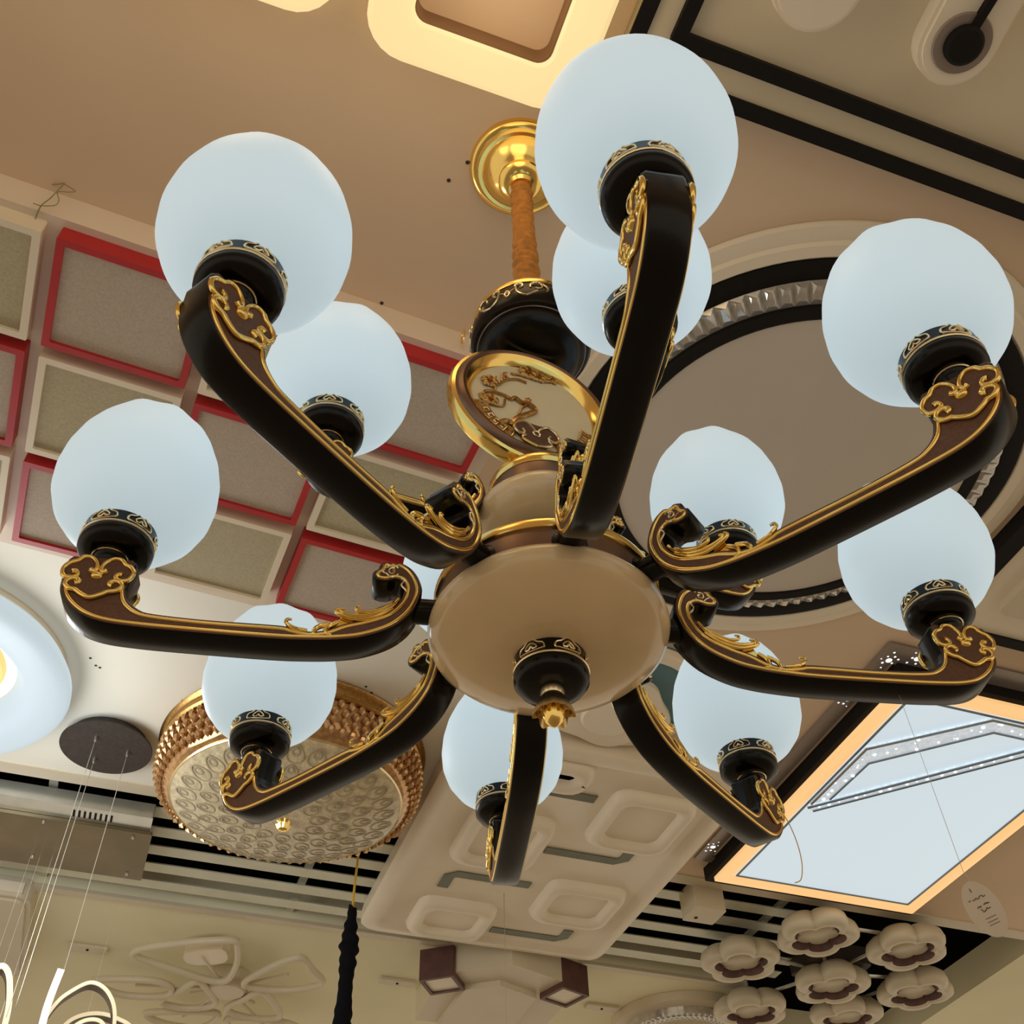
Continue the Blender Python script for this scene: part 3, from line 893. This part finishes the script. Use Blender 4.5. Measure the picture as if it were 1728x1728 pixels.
so = [(1.407, 1.470), (1.410, 1.190), (1.655, 0.978), (2.020, 0.978)]
si = [(1.445, 1.432), (1.452, 1.245), (1.690, 1.022), (2.020, 1.022)]
band(so, si, 'led_crystal', 'crystal_strip')
s2o = [(1.407, 1.490), (1.840, 1.050), (2.020, 1.050)]
s2i = [(1.430, 1.500), (1.855, 1.072), (2.020, 1.072)]
band(s2o, s2i, 'led_crystal', 'crystal_strip')
for poly in (so, si, s2o, s2i):
    obj('strip_edge', MB().tube([(*loc(*p), -0.0605) for p in poly], 0.0035, 5), 'led_grey', t)
spm = MB().lathe([(0.0, -0.003), (0.003, -0.002), (0.004, 0.0)], 8).mesh('crystal_spark', 'spark')
rnd = random.Random(11)


def along(poly, f):
    seg = [math.dist(poly[i], poly[i + 1]) for i in range(len(poly) - 1)]
    d = f * sum(seg)
    for i, s_ in enumerate(seg):
        if d <= s_:
            k = d / s_
            return tuple(a + (b - a) * k for a, b in zip(poly[i], poly[i + 1]))
        d -= s_
    return poly[-1]


for k in range(34):
    f = (k + rnd.random()) / 34
    a, b = along(so, f), along(si, f)
    w = rnd.uniform(0.15, 0.85)
    q = rnd.uniform(0.6, 1.5)
    link('crystal_spark', spm, t, loc=(*loc(a[0] + (b[0] - a[0]) * w, a[1] + (b[1] - a[1]) * w), -0.060), scale=(q, q, q))
for k in range(22):
    a, b = along(s2o, (k + rnd.random()) / 22), along(s2i, (k + 0.5) / 22)
    q = rnd.uniform(0.6, 1.4)
    link('crystal_spark', spm, t, loc=(*loc((a[0] + b[0]) / 2, (a[1] + b[1]) / 2), -0.060), scale=(q, q, q))
# paw-shaped dot clusters on the mirror border
for (u, vv, ang) in ((1.298, 1.845, 0), (1.298, 1.075, 20), (1.310, 0.905, 60), (1.375, 0.878, 100)):
    for j in range(9):
        a = R(ang + 40 * j)
        d = 0.0 if j == 0 else 0.014 + 0.008 * (j % 2)
        q = 2.2 if j == 0 else rnd.uniform(0.5, 0.9)
        link('dot_print', spm, t, loc=(*loc(u + d * math.cos(a), vv + 1.4 * d * math.sin(a)), -0.0072), scale=(q, q, 0.3))

# ---- white ring lamp at the left edge
t = lamp('ring_lamp', 'big glowing white ring lamp with amber centre, cut off by the left edge', -0.93, 1.610)
obj('white_ring', MB().lathe([(0.30, -0.010), (0.325, -0.022), (0.340, -0.045), (0.343, -0.062), (0.335, -0.075), (0.31, -0.083), (0.27, -0.084), (0.245, -0.078), (0.232, -0.066), (0.205, -0.020)], 96), 'ringwhite', t, 60)
obj('base_plate', MB().lathe([(0.0, -0.012), (0.318, -0.012), (0.318, 0.0), (0.0, 0.0)], 64), 'white', t)
obj('amber_core', MB().lathe([(0.0, -0.036), (0.150, -0.034), (0.172, -0.026), (0.178, -0.012)], 64), 'ringcore', t)
light('ring_lamp_light', 'POINT', (0.10, 0.0, -0.42), 15.0, (0.92, 0.97, 1.0), 0.25, parent=t)

# ---- black round canopy with a ribbon pendant
t = lamp('ribbon_pendant', 'coiled glowing LED ribbon pendant on three wires under a black round canopy', -0.491, 1.846)
U0, V0 = -0.491, 1.846
obj('canopy', MB().lathe([(0.098, 0.0), (0.100, -0.022), (0.118, -0.026), (0.118, -0.030), (0.0, -0.030)], 64), 'dark_plate', t)
for (u, vv, hb) in ((-0.519, 1.801, 0.13), (-0.515, 1.900, 0.18), (-0.435, 1.844, 0.250)):
    p = loc(u, vv)
    w = obj('suspension_wire', MB().tube([(*p, -0.03), (*p, hb - 0.87)], 0.0009, 5), 'wire', t)
    obj('wire_grip', MB().lathe([(0.0, -0.044), (0.003, -0.043), (0.0045, -0.036), (0.0045, -0.030)], 12, c=(*p, 0)), 'steel', w)
# ribbon loops: (s across, z height, d depth) around the pendant's own centre, in its frame
PN = R(25.0) - AX


def rib(pts, name, w=0.017, lit='strip_dim', body='brown_ribbon', th=0.003, flip=1):
    P = [Vector((s * math.cos(PN) - d * math.sin(PN), s * math.sin(PN) + d * math.cos(PN), z - 0.87)) for s, z, d in smooth_path(pts, 6)]
    m = MB()
    k = len(P)
    r1, r2 = [], []
    for i in range(k):
        tt = (P[min(i + 1, k - 1)] - P[max(i - 1, 0)]).normalized()
        dep = Vector((-math.sin(PN), math.cos(PN), 0))
        b = (dep - tt * dep.dot(tt)).normalized()
        nn = tt.cross(b)
        r1.append([P[i] + nn * th - b * w, P[i] + nn * th + b * w, P[i] - nn * th + b * w, P[i] - nn * th - b * w])
        r2.append([P[i] + nn * th * 1.2 - b * (w + 0.004), P[i] + nn * th * 1.2 - b * w, P[i] - nn * th * 1.2 - b * w, P[i] - nn * th * 1.2 - b * (w + 0.004)])
    o = obj(name, m.rings(r1, 0, True, True, True), body, t, 50)
    obj('light_strip', MB().rings(r2, 0, True, True, True), lit, o, 50)
    return o


rib([(0.049, 0.256, 0.0), (0.044, 0.20, 0.0), (0.043, 0.146, -0.01), (0.05, 0.06, -0.02), (0.09, -0.02, 0.0), (0.16, -0.05, 0.06), (0.23, 0.0, 0.10), (0.25, 0.09, 0.10)], 'ribbon', 0.016, 'strip', th=0.0062)
rib([(0.03, 0.10, 0.02), (0.055, 0.178, 0.01), (0.082, 0.212, 0.0), (0.120, 0.233, -0.01), (0.160, 0.212, -0.02), (0.186, 0.160, -0.02), (0.19, 0.06, -0.01), (0.14, -0.02, 0.02)], 'ribbon', 0.016, 'strip_dim')
rib([(0.05, 0.08, 0.05), (0.084, 0.150, 0.05), (0.110, 0.180, 0.05), (0.152, 0.194, 0.05), (0.196, 0.189, 0.05), (0.236, 0.168, 0.05), (0.26, 0.10, 0.06), (0.22, 0.0, 0.06)], 'ribbon', 0.016, 'strip_dim')
rib([(0.07, 0.05, 0.0), (0.10, 0.13, 0.0), (0.135, 0.160, 0.0), (0.17, 0.15, 0.0), (0.18, 0.08, 0.0)], 'ribbon', 0.014, 'strip_dim')
rib([(-0.12, 0.12, 0.0), (-0.100, 0.20, 0.0), (-0.081, 0.238, 0.0), (-0.064, 0.240, 0.0), (-0.046, 0.210, 0.0), (-0.030, 0.136, 0.0), (-0.03, 0.0, 0.0)], 'ribbon', 0.018, 'strip_dim', th=0.005)

# ---- amber crystal drum lamp
t = lamp('crystal_drum_lamp', 'round gold drum lamp with amber crystal beads and a crackle-glass dome', -0.012, 1.765)
obj('gold_collar', MB().lathe([(0.0, 0.0), (0.30, 0.0), (0.352, -0.002), (0.356, -0.008), (0.352, -0.014), (0.345, -0.018), (0.345, -0.036), (0.350, -0.042), (0.345, -0.048), (0.338, -0.050)], 96), 'oldgold', t)
obj('drum', MB().lathe([(0.336, -0.046), (0.338, -0.070), (0.332, -0.110), (0.318, -0.138), (0.296, -0.150), (0.28, -0.150)], 96), 'amber', t)
obj('dome', MB().lathe([(0.298, -0.146), (0.295, -0.153), (0.27, -0.166), (0.22, -0.182), (0.15, -0.196), (0.07, -0.203), (0.0, -0.205)], 96), 'crackle', t)
obj('dome_rim', MB().tube([(0.298 * math.cos(2 * PI * i / 96), 0.298 * math.sin(2 * PI * i / 96), -0.150) for i in range(96)], 0.004, 6, closed=True), 'palegold', t)
obj('dome_finial', MB().lathe([(0.0, -0.200), (0.016, -0.205), (0.012, -0.210), (0.018, -0.216), (0.012, -0.228), (0.0, -0.232)], 20, fn=lambda k, a, r, z: (r * (1 + 0.12 * math.cos(8 * a)), z)), 'gold', t)
bm_ = MB().rings([[(0.0, 0, 0.013)] * 6, [(0.0085 * math.cos(2 * PI * i / 6), 0.0085 * math.sin(2 * PI * i / 6), 0.004) for i in range(6)],
                  [(0.0095 * math.cos(2 * PI * i / 6), 0.0095 * math.sin(2 * PI * i / 6), -0.004) for i in range(6)], [(0.0, 0, -0.016)] * 6]).mesh('crystal_bead', 'amber', 20)
for k, (rr, zz, n, tilt) in enumerate(((0.344, -0.060, 76, 0), (0.344, -0.084, 76, 6), (0.340, -0.108, 74, 14), (0.330, -0.130, 72, 30))):
    for i in range(n):
        a = 2 * PI * (i + 0.5 * (k % 2)) / n
        link('crystal_bead', bm_, t, loc=(rr * math.cos(a), rr * math.sin(a), zz), rot=(0, R(tilt), a))
fm = MB()
fm.tube([(0.018 * math.sin(tt) * (1 - 0.25 * math.cos(tt)), 0.024 * math.cos(tt), 0) for tt in [2 * PI * i / 18 for i in range(18)]], (0.0022, 0.0012), 4, closed=True, flat=(0, 0, 1))
fm.tube([(0.008 * math.sin(tt), 0.006 + 0.010 * math.cos(tt), 0) for tt in [2 * PI * i / 10 for i in range(10)]], (0.003, 0.0012), 4, closed=True, flat=(0, 0, 1))
fme = fm.mesh('feather_motif', 'feather', 60)


def domez(r):
    pr = [(0.295, -0.153), (0.27, -0.166), (0.22, -0.182), (0.15, -0.196), (0.07, -0.203), (0.0, -0.205)]
    for (a, za), (b, zb) in zip(pr, pr[1:]):
        if b <= r <= a:
            return za + (zb - za) * (a - r) / (a - b), math.atan2(zb - za, a - b)
    return -0.16, 0


for k, (rr, n) in enumerate(((0.255, 30), (0.20, 24), (0.145, 18), (0.09, 11))):
    zz, sl = domez(rr)
    for i in range(n):
        a = 2 * PI * (i + 0.5 * (k % 2)) / n
        q = 1.15 if k == 0 else 1.0
        link('feather_motif', fme, t, loc=(rr * math.cos(a), rr * math.sin(a), zz - 0.0006), rot=(-sl, 0, a - PI / 2), scale=(q, q, 1))

# ---- tea-mirror rectangular canopy in front of the slats
t = lamp('mirror_canopy', 'long tea-brown mirror canopy with white housing fixed across the slats', -0.70, 2.33)
U0, V0 = -0.70, 2.33
obj('white_housing', MB().prism(rect(-1.2, -0.333, 2.128, 2.215), -0.045, 0.0), 'steel', t)
obj('mirror_plate', MB().prism(rect(-1.2, -0.325, 2.200, 2.472), -0.056, -0.046), 'mirror_brown', t)
vm = MB().box(-0.003, 0.003, -0.016, 0.016, -0.001, 0.001).mesh('vent_slot', 'matt_black', 0)
for k in range(8):
    link('vent_slot', vm, t, loc=(*loc(-0.545 + 0.0145 * k, 2.165), -0.0455))
gm = MB().lathe([(0.0, -0.006), (0.004, -0.005), (0.005, 0.0)], 10).mesh('wire_grip', 'steel')
for (u, vv) in ((-0.62, 2.215), (-0.375, 2.225), (-0.64, 2.42), (-0.37, 2.44)):
    link('wire_grip', gm, t, loc=(*loc(u, vv), -0.056))
for (u, vv) in ((-0.645, 2.42), (-0.62, 2.42), (-0.585, 2.40), (-0.375, 2.44)):
    obj('suspension_wire', MB().tube([(*loc(u, vv), -0.056), (*loc(u, vv), -0.75)], 0.0006, 4), 'wire', t)

# ---- yellow flex with black ruched sleeve
t = lamp('sleeved_cord', 'hanging yellow flex running into a black ruched cord sleeve below the crystal drum lamp', 0.262, 2.135, cat='cord')
obj('yellow_flex', MB().tube(smooth_path([(0.002, 0, 0.0), (0.001, 0, -0.08), (-0.001, 0, -0.17), (0, 0, -0.24)], 4), 0.0035, 8), 'yellow', t)
obj('black_sleeve', ruche(150, lambda tt: 0.012 + 0.012 * min(1, (1 - tt) * 6) * (0.85 + 0.25 * math.sin(17 * tt)), -0.85, -0.215, seed=9, amp=0.22, freq=0.034), 'blackcloth', t, 60)

# ---- big white tray lamp behind the chandelier's foot
t = lamp('tray_lamp', 'large white moulded rectangular lamp with rounded squares and sage green bars', 0.79, 1.98)
U0, V0 = 0.79, 1.98
o, o2, o3, o4, o5 = rect(0.372, 1.205, 1.430, 2.555, 0.05), rect(0.366, 1.211, 1.424, 2.561, 0.055), rect(0.378, 1.199, 1.436, 2.549, 0.05), rect(0.410, 1.167, 1.468, 2.517, 0.045), rect(0.425, 1.152, 1.483, 2.502, 0.04)
tb = MB().rings([[(p, q, 0) for p, q in o], [(p, q, -0.030) for p, q in o2], [(p, q, -0.060) for p, q in o2], [(p, q, -0.070) for p, q in o3], [(p, q, -0.072) for p, q in o4], [(p, q, -0.060) for p, q in o5]])
tb.add([(p, q, -0.060) for p, q in o5], [tuple(range(len(o5)))])
tb.add([(p, q, 0) for p, q in o], [tuple(range(len(o)))])
obj('tray', tb, 'white', t, 50)


def tub(u0, u1, v0, v1):
    m = MB()
    lv = [(0.0, -0.058, 0.03), (0.004, -0.078, 0.035), (0.014, -0.090, 0.035), (0.030, -0.092, 0.03), (0.042, -0.082, 0.025), (0.048, -0.070, 0.02)]
    rs = []
    for d, z, r in lv:
        rs.append([(p, q, z) for p, q in rect(u0 + d, u1 - d, v0 + d, v1 - d, r + 0.012)])
    m.rings(rs, 0, True, False, True)
    return obj('moulded_square', m, 'white', t, 60)


for a in ((0.505, 0.765, 1.76, 2.05), (0.850, 1.110, 1.555, 1.84), (0.505, 0.765, 2.285, 2.515), (0.855, 1.120, 2.07, 2.32), (0.505, 0.765, 1.475, 1.61)):
    tub(*a)
for pts in ([(0.60, 1.632), (0.815, 1.632)], [(0.776, 1.925), (1.000, 1.925), (1.022, 1.905), (1.022, 1.850)], [(0.552, 2.225), (0.552, 2.155), (0.572, 2.137), (0.807, 2.137)],
            [(0.784, 2.445), (1.010, 2.445), (1.032, 2.425), (1.032, 2.378)]):
    m = MB()
    P = [Vector((*loc(*p), 0)) for p in pts]
    w = 0.017
    l, r_ = [], []
    for i in range(len(P)):
        tt = (P[min(i + 1, len(P) - 1)] - P[max(i - 1, 0)]).normalized()
        nn = Vector((-tt.y, tt.x, 0))
        l.append((P[i] + nn * w)[:2])
        r_.append((P[i] - nn * w)[:2])
    m.prism(l + r_[::-1], -0.064, -0.058)
    obj('sage_bar', m, 'grey_line', t, 0)

# ---- round cloud lamp with a blue sky print, half hidden by the jade bowl
t = lamp('cloud_lamp', 'round ceiling lamp with teal print and white cloud, half hidden by the jade bowl', 0.742, 1.228)
obj('base_disc', MB().lathe([(0.0, -0.030), (0.185, -0.030), (0.192, -0.024), (0.192, 0.0), (0.0, 0.0)], 56), 'blue', t)
cloud = []
for k in range(60):
    a = 2 * PI * k / 60
    rr = 0.155 * (1 + 0.07 * math.cos(5 * a))
    cloud.append((rr * math.cos(a) - 0.035, rr * math.sin(a) * 0.85 + 0.048))
obj('white_cloud', MB().prism(cloud, -0.046, -0.030), 'white', t)
obj('inner_disc', MB().lathe([(0.0, -0.056), (0.070, -0.055), (0.076, -0.046)], 40, c=(-0.03, 0.060, 0)), 'white', t)
obj('white_rim', MB().lathe([(0.160, -0.030), (0.165, -0.036), (0.188, -0.036), (0.195, -0.028), (0.195, -0.01)], 56), 'white', t)

# ---- small white ceiling box on the slats
t = lamp('junction_box', 'small cream plastic box standing on the slats right of the tray lamp', 1.40, 2.13, cat='box')
obj('case', MB().prism(rrect(-0.055, 0.055, -0.05, 0.05, 0.006, 3), -0.075, 0.015), 'ivory', t)
obj('cable_hole', MB().lathe([(0.0, -0.0765), (0.006, -0.0765), (0.006, -0.074)], 12, c=(-0.02, 0.02, 0)), 'matt_black', t)

# ---- flower lamp: seven blossom shades on one frame
t = lamp('blossom_lamp', 'ceiling lamp of seven cream blossom-shaped shades clustered on dark rods, bottom right', 2.05, 2.40)
U0, V0 = 2.05, 2.40


def blossom(r, n=5, amp=0.14, k=60, rot=0.0):
    return [(r * (1 - amp + 2 * amp * abs(math.cos(n * (2 * PI * i / k + rot) / 2)) ** 0.7) * math.cos(2 * PI * i / k), r * (1 - amp + 2 * amp * abs(math.cos(n * (2 * PI * i / k + rot) / 2)) ** 0.7) * math.sin(2 * PI * i / k)) for i in range(k)]


def shade_mesh():
    m = MB()
    lv = [(0.80, 0.0), (0.95, -0.018), (1.0, -0.040), (0.97, -0.056), (0.88, -0.064), (0.74, -0.065), (0.66, -0.060)]
    m.rings([[(p * s, q * s, z) for p, q in blossom(0.122)] for s, z in lv])
    return m.mesh('blossom_shade', 'ivory', 70)


bs = shade_mesh()
ins = MB().rings([[(p, q, -0.059) for p, q in blossom(0.080)], [(p, q, -0.050) for p, q in blossom(0.076)], [(p, q, -0.030) for p, q in blossom(0.070)]]).mesh('brown_inset', 'maroon', 60)
core = MB().rings([[(p, q, -0.034) for p, q in blossom(0.0715)], [(p, q, -0.044) for p, q in blossom(0.060)]], 0, True, False, True).mesh('diffuser', 'ivory', 60)
fl_pos = [(1.804, 2.115), (2.153, 2.116), (1.654, 2.365), (2.050, 2.435), (2.370, 2.390), (1.882, 2.711), (2.248, 2.657)]
for k, p in enumerate(fl_pos):
    s_ = link('blossom_shade', bs, t, loc=(*loc(*p), -0.045), rot=(0, 0, 0.9 + 0.35 * k))
    link('brown_inset', ins, s_)
    link('diffuser', core, s_)
rods = MB()
for a, b in ((0, 3), (1, 3), (2, 3), (3, 4), (3, 5), (3, 6), (0, 1), (2, 5), (4, 6)):
    rods.tube([(*loc(*fl_pos[a]), -0.045), (*loc(*fl_pos[b]), -0.045)], 0.007, 6)
obj('frame_rods', rods, 'steel', t)
obj('mount_plate', MB().prism(rrect(-0.12, 0.12, -0.07, 0.10, 0.02, 3), -0.045, 0.015), 'dark_plate', t)

# ---- cream box lamp with two maroon niches at the bottom
t = lamp('niche_lamp', 'cream angular ceiling lamp with two maroon box niches at the bottom edge', 0.92, 2.75)
U0, V0 = 0.92, 2.75
obj('body', MB().prism([loc(*p) for p in ((0.905, 2.575), (1.19, 2.675), (1.19, 3.10), (0.72, 3.10), (0.70, 2.71))], -0.105, 0.0), 'ivory', t, 0)
obj('lower_step', MB().prism([loc(*p) for p in ((0.905, 2.70), (1.06, 2.76), (1.06, 3.1), (0.80, 3.1), (0.80, 2.77))], -0.125, -0.105), 'ivory', t, 0)
for (u, vv, ang) in ((0.715, 2.755, -36), (1.15, 2.725, 20)):
    q = MB().ringplate(rrect(-0.062, 0.062, -0.062, 0.062, 0.004, 2), rrect(-0.05, 0.05, -0.05, 0.05, 0.004, 2), -0.125, -0.02)
    n_ = obj('maroon_niche', q, 'maroon', t, 0, loc=(*loc(u, vv), 0), rot=(0, 0, R(ang)))
    obj('niche_panel', MB().box(-0.052, 0.052, -0.052, 0.052, -0.118, -0.02), 'white', n_, 0)

# ---- round beaded lamp cut by the bottom edge
t = lamp('beaded_lamp', 'round cream lamp with a sparkling crystal bead ring at the bottom edge', 1.775, 3.06)
obj('base', MB().lathe([(0.0, -0.040), (0.235, -0.040), (0.262, -0.030), (0.268, 0.0), (0.0, 0.0)], 64), 'ivory', t)
obj('bead_band', MB().lathe([(0.165, -0.04), (0.170, -0.066), (0.195, -0.072), (0.222, -0.066), (0.228, -0.04)], 64), 'crystal', t)
sb_ = MB().lathe([(0.0, -0.006), (0.005, -0.004), (0.0065, 0.0)], 6).mesh('crystal_stud', 'crystal', 0)
for k, rr in enumerate((0.222, 0.206, 0.190, 0.174)):
    n = 62
    for i in range(n):
        a = 2 * PI * (i + 0.5 * (k % 2)) / n
        link('crystal_stud', sb_, t, loc=(rr * math.cos(a), rr * math.sin(a), -0.066 - (0.004 if k in (1, 2) else 0)))
obj('centre_dome', MB().lathe([(0.166, -0.05), (0.12, -0.075), (0.0, -0.085)], 48), 'ivory', t)

# ---- petal lamp, bottom left
t = lamp('petal_lamp', 'cream ceiling lamp of thin looped acrylic petals at the lower left', 0.05, 3.10)
U0, V0 = 0.05, 3.10
loops = [[(-0.299, 2.955), (-0.171, 2.844), (-0.006, 2.767), (0.025, 2.815), (0.043, 2.957), (0.014, 3.086), (-0.14, 3.04)],
         [(0.094, 3.087), (0.141, 2.951), (0.232, 2.825), (0.296, 2.904), (0.351, 3.0), (0.24, 3.09)],
         [(-0.164, 3.307), (-0.110, 3.19), (-0.071, 3.112), (-0.039, 3.127), (0.025, 3.271), (-0.07, 3.34)],
         [(0.069, 3.311), (0.11, 3.21), (0.151, 3.13), (0.182, 3.136), (0.265, 3.312), (0.17, 3.36)],
         [(-0.40, 3.22), (-0.359, 3.179), (-0.212, 3.145), (-0.141, 3.183), (-0.16, 3.26), (-0.30, 3.29)],
         [(-0.20, 3.44), (-0.167, 3.403), (0.022, 3.347), (0.05, 3.40), (0.0, 3.5), (-0.12, 3.5)],
         [(0.09, 3.38), (0.28, 3.36), (0.36, 3.42), (0.30, 3.52), (0.15, 3.52)]]
for lp in loops:
    P = smooth_path([(*loc(*p), -0.062) for p in lp], 5, True)
    pt = obj('petal', MB().tube(P, (0.011, 0.013), 8, closed=True, flat=(0, 0, 1)), 'ivory', t, 60)
obj('light_cover', MB().prism([loc(*p) for p in smooth_path([(-0.13, 2.93), (-0.02, 2.86), (0.005, 2.95), (-0.10, 3.00)], 4, True)], -0.055, -0.010), 'white', t)
obj('hub', MB().lathe([(0.0, -0.07), (0.06, -0.066), (0.075, -0.05), (0.075, 0.0), (0.0, 0.0)], 32, c=(*loc(0.045, 3.16), 0)), 'ivory', t)
ar = MB()
for lp in loops:
    cx, cy = sum(p[0] for p in lp) / len(lp), sum(p[1] for p in lp) / len(lp)
    ar.tube([(*loc(0.045, 3.16), -0.05), (*loc(cx, cy), -0.055)], 0.006, 5)
obj('petal_arms', ar, 'ivory', t)

# ---- cream block lamp at the left edge
t = lamp('block_lamp', 'cream rounded block lamp cut off by the lower left edge', -0.85, 2.95)
U0, V0 = -0.85, 2.95
obj('shade', MB().prism(rect(-1.1, -0.63, 2.672, 3.25, 0.04), -0.062, 0).prism(rect(-1.08, -0.645, 2.69, 3.23, 0.035), -0.070, -0.062), 'ivory', t)
obj('front_strip', MB().prism(rect(-1.05, -0.66, 2.664, 2.674, 0.003), -0.052, -0.018), 'white', t)

# ---- small fixing plates on the far ceiling
for (u, vv, lb) in ((-0.445, 3.09, 'thin cream fixing plate on the ceiling between block lamp and petal lamp'), (0.63, 3.04, 'thin cream fixing plate left of the maroon niches'),
                    (1.43, 3.03, 'thin cream fixing plate left of the beaded lamp')):
    t = lamp('fixing_plate', lb, u, vv, cat='bracket', group='bare fixing plates')
    obj('plate', MB().box(-0.065, 0.065, -0.02, 0.02, -0.010, 0.0), 'ivory', t, 0)
    obj('screw', MB().lathe([(0.0, -0.014), (0.004, -0.013), (0.005, -0.010)], 10), 'matt_black', t)

# ---- tangled green wire on the dropped board, brass loop behind the urn
t = thing('tangled_wire', 'thin tangled green wire dangling over the edge of the dropped board, left', 'wire', UV(-0.706, 0.27, 0.87), AX)
wp = [(-0.02, 0.012, -0.002), (-0.005, 0.004, -0.004), (0.0, 0.0, -0.008), (-0.004, 0.003, -0.03), (-0.010, 0.010, -0.05), (-0.018, 0.016, -0.072), (-0.026, 0.05, -0.075), (-0.034, 0.09, -0.076), (-0.045, 0.16, -0.078)]
obj('strand', MB().tube(smooth_path(wp, 4), 0.0011, 5), 'green', t)
wp = [(0.0, 0.002, -0.006), (0.014, 0.004, -0.010), (0.020, 0.004, -0.016), (0.010, 0.004, -0.024), (-0.004, 0.006, -0.03), (0.004, 0.008, -0.05), (0.002, 0.010, -0.066), (-0.018, 0.014, -0.072), (-0.03, 0.016, -0.068)]
obj('strand', MB().tube(smooth_path(wp, 4), 0.0009, 5), 'green', t)
t = thing('brass_loop', 'small brass wire loop on the edge of the dropped board beside the black urn', 'hook', UV(0.005, 0.318, 0.83), AX)
obj('loop', MB().tube([(0.0, 0.010 * math.cos(2 * PI * i / 20) + 0.004, 0.018 * math.sin(2 * PI * i / 20)) for i in range(20)], 0.0014, 6, closed=True), 'gold', t)
